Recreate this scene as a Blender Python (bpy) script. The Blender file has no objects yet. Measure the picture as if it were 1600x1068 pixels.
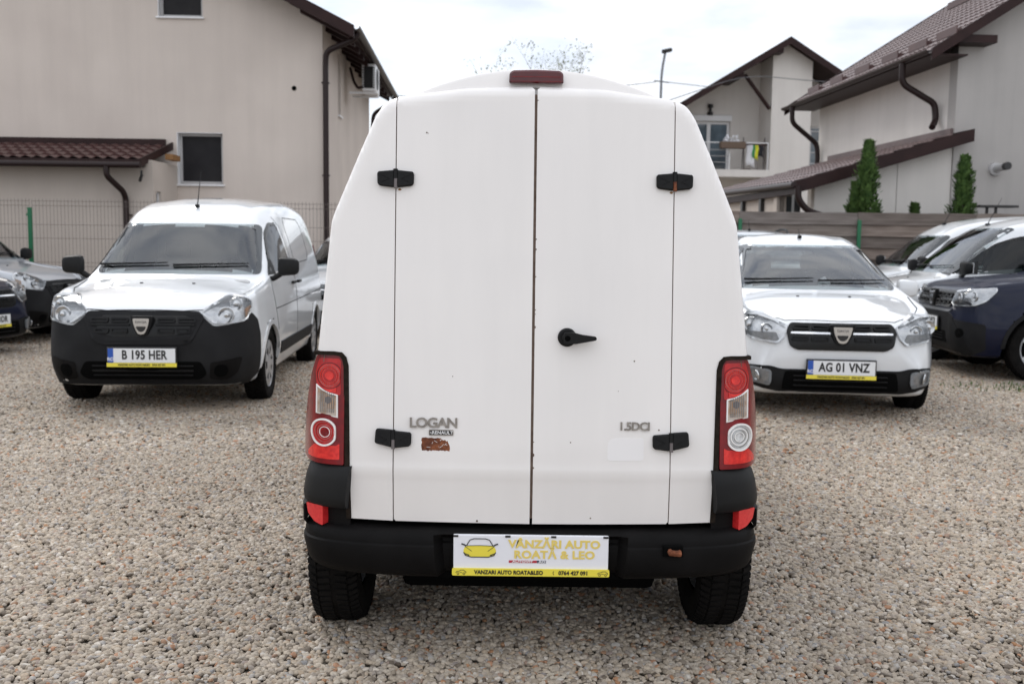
import bpy, bmesh, math, random
import numpy as np
from mathutils import Vector, Matrix
from mathutils.bvhtree import BVHTree
random.seed(7)
R = math.radians
SC = bpy.context.scene
COL = SC.collection

# ------------------------------------------------------------------ camera, sky, sun, exposure
cd = bpy.data.cameras.new('camera')
cam = bpy.data.objects.new('camera', cd); COL.objects.link(cam)
cd.sensor_width = 36; cd.lens = 35.0; cd.clip_start = .05; cd.clip_end = 3000
cam.location = (0, 0, 1.39)
PITCH = math.atan(154/1556.0)
cam.rotation_euler = (Matrix.Rotation(R(90)-PITCH, 3, 'X') @ Matrix.Rotation(R(0.7), 3, 'Z')).to_euler()
cd.dof.use_dof = True; cd.dof.focus_distance = 3.45; cd.dof.aperture_fstop = 4.5
SC.camera = cam

SUN_EL, SUN_AZ = R(42), math.atan2(-.6, .8)      # behind the cloud, ahead and to the left
world = bpy.data.worlds.new('World'); SC.world = world; world.use_nodes = True
wn = world.node_tree.nodes; wl = world.node_tree.links; wn.clear()
wo = wn.new('ShaderNodeOutputWorld'); wb = wn.new('ShaderNodeBackground'); wb.inputs[1].default_value = .1
sky = wn.new('ShaderNodeTexSky'); sky.sky_type = 'NISHITA'; sky.sun_disc = False
sky.sun_elevation = SUN_EL; sky.sun_rotation = SUN_AZ
tc = wn.new('ShaderNodeTexCoord')
mp = wn.new('ShaderNodeMapping'); mp.inputs['Scale'].default_value = (1, 1, 3.2); mp.inputs['Location'].default_value = (.3, .1, .4)
nz = wn.new('ShaderNodeTexNoise'); nz.inputs['Scale'].default_value = 2.6; nz.inputs['Detail'].default_value = 7; nz.inputs['Roughness'].default_value = .55
rp = wn.new('ShaderNodeValToRGB'); rp.color_ramp.elements[0].position = .36; rp.color_ramp.elements[0].color = (.74, .74, .74, 1)
rp.color_ramp.elements[1].position = .56; rp.color_ramp.elements[1].color = (.97, .97, .97, 1)
nz2 = wn.new('ShaderNodeTexNoise'); nz2.inputs['Scale'].default_value = 5.5; nz2.inputs['Detail'].default_value = 6
rc = wn.new('ShaderNodeValToRGB'); rc.color_ramp.elements[0].position = .3; rc.color_ramp.elements[0].color = (4.9, 5.35, 6.2, 1)
rc.color_ramp.elements[1].position = .62; rc.color_ramp.elements[1].color = (8.7, 8.75, 8.9, 1)
sx = wn.new('ShaderNodeSeparateXYZ')
mm = wn.new('ShaderNodeMath'); mm.operation = 'MULTIPLY_ADD'; mm.inputs[1].default_value = .55; mm.inputs[2].default_value = .95; mm.use_clamp = False
mx = wn.new('ShaderNodeMath'); mx.operation = 'MAXIMUM'; mx.inputs[1].default_value = 0
vm = wn.new('ShaderNodeVectorMath'); vm.operation = 'SCALE'
mix = wn.new('ShaderNodeMix'); mix.data_type = 'RGBA'
wl.new(tc.outputs['Generated'], mp.inputs[0]); wl.new(mp.outputs[0], nz.inputs['Vector']); wl.new(mp.outputs[0], nz2.inputs['Vector'])
wl.new(nz.outputs[0], rp.inputs[0]); wl.new(nz2.outputs[0], rc.inputs[0])
wl.new(tc.outputs['Generated'], sx.inputs[0]); wl.new(sx.outputs[2], mx.inputs[0]); wl.new(mx.outputs[0], mm.inputs[0])
wl.new(rc.outputs[0], vm.inputs[0]); wl.new(mm.outputs[0], vm.inputs['Scale'])
wl.new(rp.outputs[0], mix.inputs[0]); wl.new(sky.outputs[0], mix.inputs[6]); wl.new(vm.outputs[0], mix.inputs[7])
wl.new(mix.outputs[2], wb.inputs[0]); wl.new(wb.outputs[0], wo.inputs[0])

sd = bpy.data.lights.new('sun', 'SUN'); sd.energy = 1.0; sd.angle = R(22); sd.color = (1, .96, .9)
sun = bpy.data.objects.new('sun', sd); COL.objects.link(sun)
sun.rotation_euler = Vector((-math.sin(SUN_AZ)*math.cos(SUN_EL), -math.cos(SUN_AZ)*math.cos(SUN_EL), -math.sin(SUN_EL))).to_track_quat('-Z', 'Y').to_euler()
SC.view_settings.view_transform = 'Standard'; SC.view_settings.look = 'None'
SC.view_settings.exposure = 0.59; SC.view_settings.gamma = 1; SC.view_settings.use_curve_mapping = False

# ------------------------------------------------------------------ materials
def mat(name, c1, rough=.5, c2=None, scale=6, bump=0, bscale=40, metal=0, coat=0, spec=.5, stretch=None, rvar=0, detail=5, streak=0, dent=0):
    m = bpy.data.materials.new(name); m.use_nodes = True
    n = m.node_tree.nodes; l = m.node_tree.links; b = n['Principled BSDF']
    b.inputs['Base Color'].default_value = (*c1, 1); b.inputs['Roughness'].default_value = rough
    b.inputs['Metallic'].default_value = metal; b.inputs['Specular IOR Level'].default_value = spec
    if coat:
        b.inputs['Coat Weight'].default_value = coat; b.inputs['Coat Roughness'].default_value = .04
    t = n.new('ShaderNodeTexCoord'); v = t.outputs['Object']
    if stretch:
        q = n.new('ShaderNodeMapping'); q.inputs['Scale'].default_value = stretch; l.new(v, q.inputs[0]); v = q.outputs[0]
    if c2 or rvar:
        z = n.new('ShaderNodeTexNoise'); z.inputs['Scale'].default_value = scale; z.inputs['Detail'].default_value = detail
        l.new(v, z.inputs['Vector'])
        if c2:
            r = n.new('ShaderNodeValToRGB'); e = r.color_ramp.elements
            e[0].position = .32; e[0].color = (*c1, 1); e[1].position = .7; e[1].color = (*c2, 1)
            l.new(z.outputs[0], r.inputs[0]); l.new(r.outputs[0], b.inputs['Base Color'])
        if rvar:
            k = n.new('ShaderNodeMath'); k.operation = 'MULTIPLY_ADD'; k.inputs[1].default_value = rvar; k.inputs[2].default_value = rough-rvar*.5
            l.new(z.outputs[0], k.inputs[0]); l.new(k.outputs[0], b.inputs['Roughness'])
    if streak:
        q = n.new('ShaderNodeMapping'); q.inputs['Scale'].default_value = (2.2, 2.2, .16); l.new(t.outputs['Object'], q.inputs[0])
        z = n.new('ShaderNodeTexNoise'); z.inputs['Scale'].default_value = 1.6; z.inputs['Detail'].default_value = 8; z.inputs['Roughness'].default_value = .62; l.new(q.outputs[0], z.inputs['Vector'])
        z2 = n.new('ShaderNodeTexNoise'); z2.inputs['Scale'].default_value = .55; z2.inputs['Detail'].default_value = 6; l.new(t.outputs['Object'], z2.inputs['Vector'])
        a = n.new('ShaderNodeMath'); a.operation = 'MULTIPLY'; l.new(z.outputs[0], a.inputs[0]); l.new(z2.outputs[0], a.inputs[1])
        r2 = n.new('ShaderNodeMapRange'); r2.inputs[1].default_value = .12; r2.inputs[2].default_value = .32; r2.inputs[3].default_value = 1-streak; r2.inputs[4].default_value = 1.03
        l.new(a.outputs[0], r2.inputs[0])
        mxx = n.new('ShaderNodeVectorMath'); mxx.operation = 'SCALE'; l.new(r2.outputs[0], mxx.inputs['Scale'])
        src = b.inputs['Base Color'].links[0].from_socket if b.inputs['Base Color'].links else None
        if src: l.new(src, mxx.inputs[0])
        else: mxx.inputs[0].default_value = c1
        l.new(mxx.outputs[0], b.inputs['Base Color'])
    if dent:
        z = n.new('ShaderNodeTexNoise'); z.inputs['Scale'].default_value = 2.6; z.inputs['Detail'].default_value = 1.5; l.new(t.outputs['Object'], z.inputs['Vector'])
        u = n.new('ShaderNodeBump'); u.inputs['Strength'].default_value = dent; u.inputs['Distance'].default_value = .02; l.new(z.outputs[0], u.inputs['Height'])
        l.new(u.outputs[0], b.inputs['Normal']); l.new(u.outputs[0], b.inputs['Coat Normal'])
    if bump:
        z = n.new('ShaderNodeTexNoise'); z.inputs['Scale'].default_value = bscale; z.inputs['Detail'].default_value = 4
        l.new(v, z.inputs['Vector'])
        u = n.new('ShaderNodeBump'); u.inputs['Strength'].default_value = bump; u.inputs['Distance'].default_value = .01
        l.new(z.outputs[0], u.inputs['Height']); l.new(u.outputs[0], b.inputs['Normal'])
    return m

def glass(name, tint, refl_ior=1.5, clear=.8):
    m = bpy.data.materials.new(name); m.use_nodes = True
    n = m.node_tree.nodes; l = m.node_tree.links; n.clear()
    o = n.new('ShaderNodeOutputMaterial'); t = n.new('ShaderNodeBsdfTransparent'); t.inputs[0].default_value = (*[c*clear for c in tint], 1)
    g = n.new('ShaderNodeBsdfGlossy'); g.inputs['Roughness'].default_value = .02; g.inputs[0].default_value = (.95, .97, 1, 1)
    f = n.new('ShaderNodeFresnel'); f.inputs[0].default_value = refl_ior
    x = n.new('ShaderNodeMixShader'); l.new(f.outputs[0], x.inputs[0]); l.new(t.outputs[0], x.inputs[1]); l.new(g.outputs[0], x.inputs[2])
    l.new(x.outputs[0], o.inputs[0]); return m

M = {}
M['van_white'] = mat('van_white', (.84, .808, .785), .32, (.81, .778, .757), 2.2, coat=.5, rvar=.12, streak=.05, dent=.12)
M['paint_white'] = mat('paint_white', (.70, .715, .73), .28, (.675, .69, .705), 3, coat=1)
M['paint_silver'] = mat('paint_silver', (.50, .52, .55), .33, (.46, .48, .51), 3, coat=1, metal=.25)
M['paint_navy'] = mat('paint_navy', (.0025, .0055, .024), .38, (.002, .0045, .019), 3, coat=.4, spec=.15)
M['black_plastic'] = mat('black_plastic', (.010, .010, .011), .5, (.015, .015, .015), 5, bump=.12, bscale=400, spec=.15)
M['bumper_plastic'] = mat('bumper_plastic', (.005, .0046, .0046), .5, (.009, .0083, .0083), 6, bump=.15, bscale=350, rvar=.2, spec=.07)
M['car_plastic'] = mat('car_plastic', (.013, .013, .014), .6, (.018, .018, .019), 6, bump=.15, bscale=350, spec=.12)
M['black_gloss'] = mat('black_gloss', (.005, .005, .005), .25, spec=.3)
M['dark'] = mat('dark', (.003, .003, .003), .9, spec=.05)
M['seal'] = mat('seal', (.012, .009, .007), .85, (.028, .020, .015), 60, spec=.1)
M['red_mid'] = mat('red_mid', (.50, .012, .014), .22, (.36, .007, .009), 50, coat=.3, spec=.3)
M['seam'] = mat('seam', (.11, .072, .054), .8, (.20, .145, .115), 30)
M['tyre'] = mat('tyre', (.007, .0066, .0064), .75, (.012, .011, .0105), 12, bump=.3, bscale=120, spec=.05)
M['rim_silver'] = mat('rim_silver', (.50, .51, .53), .35, metal=.7)
M['chrome'] = mat('chrome', (.80, .80, .81), .12, metal=1)
M['badge_metal'] = mat('badge_metal', (.30, .28, .265), .3, (.50, .47, .45), 40, metal=.85)
M['reflector'] = mat('reflector', (.60, .61, .62), .2, (.42, .43, .44), 18, bump=.12, bscale=40, metal=.8)
M['lamp_dark'] = mat('lamp_dark', (.05, .05, .055), .25, metal=.3)
M['lamp_mid'] = mat('lamp_mid', (.20, .20, .20), .3, (.30, .30, .30), 30, metal=.4)
M['lens'] = glass('lens', (1, 1, 1), 1.45, .92)
M['windscreen'] = glass('windscreen', (.90, .96, .95), 1.85, .92)
M['side_glass'] = glass('side_glass', (.70, .78, .76), 1.4, .40)
M['frit'] = mat('frit', (.05, .055, .06), .15)
M['interior'] = mat('interior', (.10, .105, .11), .8)
M['interior_light'] = mat('interior_light', (.42, .42, .42), .8)
M['red_lens'] = mat('red_lens', (.21, .003, .007), .2, (.13, .002, .005), 30, coat=.3, spec=.25)
M['red_bright'] = mat('red_bright', (.80, .035, .025), .25, (.52, .012, .012), 60, coat=.3, spec=.3)
M['red_pale'] = mat('red_pale', (.36, .07, .065), .2, (.50, .17, .16), 40, coat=.4, spec=.3)
M['red_dark'] = mat('red_dark', (.11, .004, .009), .15, (.04, .002, .005), 12, coat=.5, spec=.3)
M['red_reflex'] = mat('red_reflex', (.72, .035, .035), .25, (.6, .02, .025), 80, coat=.6)
M['clear_lens'] = mat('clear_lens', (.72, .72, .72), .12, (.45, .45, .45), 60, coat=1)
M['white_trim'] = mat('white_trim', (.82, .80, .78), .25, coat=.5)
M['amber'] = mat('amber', (.55, .27, .10), .15, (.36, .30, .25), 60, coat=1)
M['amber_grey'] = mat('amber_grey', (.36, .22, .13), .2, (.52, .44, .38), 45, coat=.5)
M['rust'] = mat('rust', (.085, .022, .010), .8, (.28, .09, .035), 55, bump=.6, bscale=160)
M['sticker_ghost'] = mat('sticker_ghost', (.85, .828, .822), .3)
M['sign_white'] = mat('sign_white', (.82, .82, .86), .35)
M['plate_white'] = mat('plate_white', (.78, .79, .80), .35)
M['yellow'] = mat('yellow', (.83, .70, .07), .35)
M['yellow_letter'] = mat('yellow_letter', (.80, .62, .16), .35)
M['ink'] = mat('ink', (.015, .014, .014), .4)
M['red_print'] = mat('red_print', (.45, .03, .05), .4)
M['blue_print'] = mat('blue_print', (.02, .09, .42), .4)
M['navy_print'] = mat('navy_print', (.03, .03, .08), .4)
M['white_print'] = mat('white_print', (.8, .8, .8), .4)
M['render_beige'] = mat('render_beige', (.60, .53, .475), .9, (.555, .487, .437), .9, bump=.35, bscale=45, streak=.05)
M['render_cream'] = mat('render_cream', (.53, .468, .415), .9, (.48, .42, .372), 1.0, bump=.35, bscale=45, streak=.05)
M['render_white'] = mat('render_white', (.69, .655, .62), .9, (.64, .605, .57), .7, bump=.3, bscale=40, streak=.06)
M['render_white_shade'] = mat('render_white_shade', (.43, .408, .39), .9, (.38, .36, .345), .6, bump=.3, bscale=40, streak=.09)  # white render darkened: the gable's shade is painted into the colour
M['roof_brown'] = mat('roof_brown', (.055, .020, .018), .45, (.075, .030, .026), 2, bump=.1, bscale=30)
M['roof_faded'] = mat('roof_faded', (.105, .070, .068), .5, (.15, .105, .10), 1.5, bump=.1, bscale=30)
M['trim_brown'] = mat('trim_brown', (.020, .0085, .008), .5, (.030, .013, .012), 4, spec=.2)
M['pipe_brown'] = mat('pipe_brown', (.018, .0085, .008), .4, spec=.3)
M['pvc'] = mat('pvc', (.76, .76, .77), .35)
M['pvc_grey'] = mat('pvc_grey', (.42, .41, .41), .4)
M['window_dark'] = mat('window_dark', (.018, .017, .019), .5, (.028, .027, .028), 3, spec=.12)
M['window_sky_tint'] = mat('window_sky_tint', (.16, .21, .25), .06, (.05, .06, .07), 1.1, spec=1.0)  # pale sky reflection painted into the pane colour
M['wood_raw'] = mat('wood_raw', (.26, .13, .045), .7)
M['wood_dark'] = mat('wood_dark', (.05, .025, .02), .6)
M['galv'] = mat('galv', (.16, .14, .14), .5, metal=.3)
M['green_post'] = mat('green_post', (.012, .13, .055), .45)
M['fence_wire'] = mat('fence_wire', (.13, .10, .09), .6)
M['planks'] = [mat('plank_grey_%d' % i, c, .85, c2, 3, bump=.5, bscale=30, stretch=(.6, 8, 9), detail=8)
               for i, (c, c2) in enumerate([((.12, .095, .08), (.23, .195, .17)), ((.10, .082, .072), (.20, .172, .155)), ((.14, .105, .085), (.26, .21, .18)), ((.085, .066, .056), (.17, .14, .122))])]
M['steel_grey'] = mat('steel_grey', (.20, .21, .22), .5, metal=.4)
M['cable'] = mat('cable', (.12, .12, .13), .7)
M['thuja'] = mat('thuja', (.045, .095, .022), .8, (.11, .19, .045), 9)
M['bark'] = mat('bark', (.14, .12, .10), .9, (.20, .175, .15), 10)
M['leaf_pale'] = mat('leaf_pale', (.17, .19, .11), .7, (.26, .27, .18), 6)
M['grass'] = mat('grass', (.05, .095, .025), .8, (.10, .14, .04), 4)
M['cloth_white'] = mat('cloth_white', (.75, .75, .78), .9)
M['cloth_yellow'] = mat('cloth_yellow', (.70, .68, .05), .9)
M['cloth_green'] = mat('cloth_green', (.04, .32, .09), .9)
M['cloth_dark'] = mat('cloth_dark', (.02, .02, .025), .9)
M['terracotta'] = mat('terracotta', (.13, .09, .065), .8)
M['soil'] = mat('soil', (.23, .20, .16), .95, (.17, .145, .115), 30, bump=.6, bscale=90)

# ------------------------------------------------------------------ object helpers
def mesh(name, verts, faces, m=None, parent=None, smooth=False, loc=None, rot=None, kind=None):
    me = bpy.data.meshes.new(name); me.from_pydata([tuple(v) for v in verts], [], [tuple(f) for f in faces]); me.update()
    if m: me.materials.append(m)
    if smooth: me.polygons.foreach_set('use_smooth', [True]*len(me.polygons))
    return link(name, me, parent, loc, rot, kind)

def link(name, me, parent=None, loc=None, rot=None, kind=None):
    o = bpy.data.objects.new(name, me); COL.objects.link(o)
    if parent: o.parent = parent
    if loc: o.location = loc
    if rot: o.rotation_euler = rot
    if kind: o['kind'] = kind
    return o

def thing(name, label, cat, loc=(0, 0, 0), rz=0, group=None):
    o = bpy.data.objects.new(name, None); COL.objects.link(o); o.location = loc; o.rotation_euler = (0, 0, rz)
    o.empty_display_size = .2
    tag(o, label, cat, group); return o

def tag(o, label, cat, group=None):
    o['label'] = label; o['category'] = cat
    if group: o['group'] = group
    return o

class MB:
    def __init__(s): s.v = []; s.f = []
    def add(s, v, f):
        k = len(s.v); s.v += [tuple(p) for p in v]; s.f += [tuple(i+k for i in q) for q in f]; return s
    def box(s, x0, x1, y0, y1, z0, z1, c=0):
        if c <= 0:
            v = [(x, y, z) for z in (z0, z1) for y in (y0, y1) for x in (x0, x1)]
            f = [(0, 2, 3, 1), (4, 5, 7, 6), (0, 1, 5, 4), (2, 6, 7, 3), (0, 4, 6, 2), (1, 3, 7, 5)]
            return s.add(v, f)
        bm = bmesh.new(); bmesh.ops.create_cube(bm, size=1)
        for p in bm.verts: p.co = Vector(((x0+x1)/2+p.co.x*(x1-x0), (y0+y1)/2+p.co.y*(y1-y0), (z0+z1)/2+p.co.z*(z1-z0)))
        bmesh.ops.bevel(bm, geom=bm.edges[:], offset=c, segments=2, affect='EDGES', profile=.5)
        bm.verts.index_update()
        s.add([p.co.copy() for p in bm.verts], [[q.index for q in f.verts] for f in bm.faces]); bm.free(); return s
    def tube(s, pts, r, n=10, cap=True):
        pts = [Vector(p) for p in pts]; rings = []
        rr = r if isinstance(r, (list, tuple)) else [r]*len(pts)
        t0 = (pts[1]-pts[0]).normalized(); up = Vector((0, 0, 1)) if abs(t0.z) < .9 else Vector((1, 0, 0))
        a = t0.cross(up).normalized()
        for i, p in enumerate(pts):
            t = ((pts[min(i+1, len(pts)-1)]-p).normalized()+(p-pts[max(i-1, 0)]).normalized())
            if t.length < 1e-6: t = t0
            t.normalize(); a = (a-t*a.dot(t)).normalized(); b = t.cross(a)
            rings.append([p+(a*math.cos(2*math.pi*k/n)+b*math.sin(2*math.pi*k/n))*rr[i] for k in range(n)])
        v = [q for g in rings for q in g]; f = []
        for i in range(len(pts)-1):
            for k in range(n):
                f.append((i*n+k, i*n+(k+1) % n, (i+1)*n+(k+1) % n, (i+1)*n+k))
        if cap: f.append(tuple(reversed(range(n)))); f.append(tuple((len(pts)-1)*n+k for k in range(n)))
        return s.add(v, f)
    def lathe(s, prof, n=32, axis='X', c=(0, 0, 0)):
        v = []; f = []
        for k in range(n):
            a = 2*math.pi*k/n; ca, sa = math.cos(a), math.sin(a)
            for (h, r) in prof:
                p = (h, r*ca, r*sa) if axis == 'X' else ((r*ca, h, r*sa) if axis == 'Y' else (r*ca, r*sa, h))
                v.append((p[0]+c[0], p[1]+c[1], p[2]+c[2]))
        m = len(prof)
        for k in range(n):
            k2 = (k+1) % n
            for j in range(m-1): f.append((k*m+j, k*m+j+1, k2*m+j+1, k2*m+j))
        return s.add(v, f)
    def prism(s, poly, y0, y1, mp=lambda a, b, y: (a, y, b)):
        n = len(poly); v = [mp(a, b, y0) for a, b in poly]+[mp(a, b, y1) for a, b in poly]
        f = [tuple(range(n)), tuple(reversed(range(n, 2*n)))]+[(i, n+i, n+(i+1) % n, (i+1) % n) for i in range(n)]
        return s.add(v, f)
    def build(s, name, m=None, parent=None, smooth=False, loc=None, rot=None, kind=None):
        o = mesh(name, s.v, s.f, m, parent, smooth, loc, rot, kind)
        bm = bmesh.new(); bm.from_mesh(o.data); bmesh.ops.recalc_face_normals(bm, faces=bm.faces); bm.to_mesh(o.data); bm.free()
        if smooth: autosmooth(o)
        return o

def autosmooth(o, ang=38):
    me = o.data; bm = bmesh.new(); bm.from_mesh(me)
    for f in bm.faces: f.smooth = True
    for e in bm.edges:
        if len(e.link_faces) == 2 and e.calc_face_angle(0) > R(ang): e.smooth = False
    bm.to_mesh(me); bm.free()

_fc = {}
def txt(s, size, m, parent, loc, name='lettering', ext=.0008, bold=0, sx=1, rot=(R(90), 0, 0), align='CENTER', space=1, shear=0):
    c = bpy.data.curves.new('t', 'FONT'); c.body = s; c.size = size; c.extrude = ext; c.offset = bold
    c.align_x = align; c.align_y = 'CENTER'; c.space_character = space; c.shear = shear; c.resolution_u = 3
    t = bpy.data.objects.new('t', c); me = bpy.data.meshes.new_from_object(t)
    bpy.data.objects.remove(t); bpy.data.curves.remove(c)
    me.transform(Matrix.Diagonal((sx, 1, 1, 1))); me.materials.clear(); me.materials.append(m)
    return link(name, me, parent, loc, rot)

# outlines
def rnd(pts, r, n=4):
    out = []; N = len(pts)
    rr = r if isinstance(r, (list, tuple)) else [r]*N
    for i in range(N):
        p = Vector(pts[i]); a = Vector(pts[i-1])-p; b = Vector(pts[(i+1) % N])-p
        if rr[i] <= 0: out.append(tuple(p)); continue
        d = min(rr[i], a.length*.45, b.length*.45); q0 = p+a.normalized()*d; q1 = p+b.normalized()*d
        for k in range(n+1):
            t = k/n; out.append(tuple(q0*(1-t)**2+p*2*t*(1-t)+q1*t*t))
    return out
def circ(cx, cz, r, n=24, ry=None): return [(cx+r*math.cos(2*math.pi*k/n), cz+(ry or r)*math.sin(2*math.pi*k/n)) for k in range(n)]
def rect(x0, x1, z0, z1): return [(x0, z0), (x1, z0), (x1, z1), (x0, z1)]
def mir(o): return [(-a, b) for a, b in reversed(o)]
def area(o): return sum(o[i-1][0]*o[i][1]-o[i][0]*o[i-1][1] for i in range(len(o)))/2
def inset(o, d):
    if area(o) < 0: o = list(reversed(o))
    N = len(o); out = []
    for i in range(N):
        p = Vector(o[i]); e0 = (p-Vector(o[i-1])); e1 = (Vector(o[(i+1) % N])-p)
        if e0.length < 1e-7 or e1.length < 1e-7: out.append(tuple(p)); continue
        n0 = Vector((-e0.y, e0.x)).normalized(); n1 = Vector((-e1.y, e1.x)).normalized()
        n = n0+n1
        n = n/max(n.length_squared, .5)*2 if n.length > 1e-6 else n0
        out.append(tuple(p+n*d))
    return out
def inside(o, x, y):
    c = False; j = len(o)-1
    for i in range(len(o)):
        if (o[i][1] > y) != (o[j][1] > y) and x < (o[j][0]-o[i][0])*(y-o[i][1])/(o[j][1]-o[i][1]+1e-12)+o[i][0]: c = not c
        j = i
    return c

def patch(name, outline, proj, m, parent, grid=.03, off=.004, depth=.008, smooth=True):
    """a thin shell whose outline lies on a surface: proj(a, b) -> (point, normal)"""
    if area(outline) < 0: outline = list(reversed(outline))
    bm = bmesh.new(); vs = [bm.verts.new((a, b, 0)) for a, b in outline]
    try: bm.faces.new(vs)
    except ValueError: pass
    xs = [a for a, b in outline]; ys = [b for a, b in outline]
    gx, gy = grid if isinstance(grid, tuple) else (grid, grid)
    for (lo, hi, g, no) in ((min(xs), max(xs), gx, (1, 0, 0)), (min(ys), max(ys), gy, (0, 1, 0))):
        k = int((hi-lo)/g)
        for i in range(1, k+1):
            c = lo+(hi-lo)*i/(k+1)
            bmesh.ops.bisect_plane(bm, geom=bm.verts[:]+bm.edges[:]+bm.faces[:], plane_co=(c, 0, 0) if no[0] else (0, c, 0), plane_no=no, dist=1e-6)
    bmesh.ops.triangulate(bm, faces=[f for f in bm.faces if len(f.verts) > 4])
    bm.verts.ensure_lookup_table(); bm.verts.index_update()
    P = [proj(v.co.x, v.co.y) for v in bm.verts]
    verts = [p+n*off for p, n in P]; faces = [[v.index for v in f.verts] for f in bm.faces]
    ext = {}
    for e in bm.edges:
        if len(e.link_faces) == 1:
            l = e.link_loops[0]; a, b = l.vert.index, l.link_loop_next.vert.index
            for q in (a, b):
                if q not in ext: ext[q] = len(verts); verts.append(P[q][0]+P[q][1]*(off-depth))
            faces.append([b, a, ext[a], ext[b]])
    bm.free()
    o = mesh(name, verts, faces, m, parent, smooth)
    if smooth: autosmooth(o, 50)
    return o

def band(name, outer, inner, proj, m, parent, off=.006, depth=.008, closed=True):
    """a raised strip between two outlines with the same number of points"""
    N = len(outer); P = [proj(*p) for p in outer]; Q = [proj(*p) for p in inner]
    v = [p+n*off for p, n in P]+[p+n*off for p, n in Q]+[p+n*(off-depth) for p, n in P]+[p+n*(off-depth) for p, n in Q]
    f = []
    for i in range(N if closed else N-1):
        j = (i+1) % N
        f += [(i, j, N+j, N+i), (2*N+i, 2*N+j, j, i), (N+i, N+j, 3*N+j, 3*N+i)]
    b = MB(); b.add(v, f); return b.build(name, m, parent)

def line(name, path, w, proj, m, parent, off=.003, depth=.004, step=.04):
    pts = []
    for i in range(len(path)-1):
        a, b = Vector(path[i]), Vector(path[i+1]); k = max(1, int((b-a).length/step))
        pts += [a.lerp(b, t/k) for t in range(k)]
    pts.append(Vector(path[-1])); L = []; Rr = []
    for i, p in enumerate(pts):
        d = pts[min(i+1, len(pts)-1)]-pts[max(i-1, 0)]; n = Vector((-d.y, d.x)).normalized()*w/2
        L.append(tuple(p+n)); Rr.append(tuple(p-n))
    return band(name, L, Rr, proj, m, parent, off, depth, closed=False)

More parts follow.
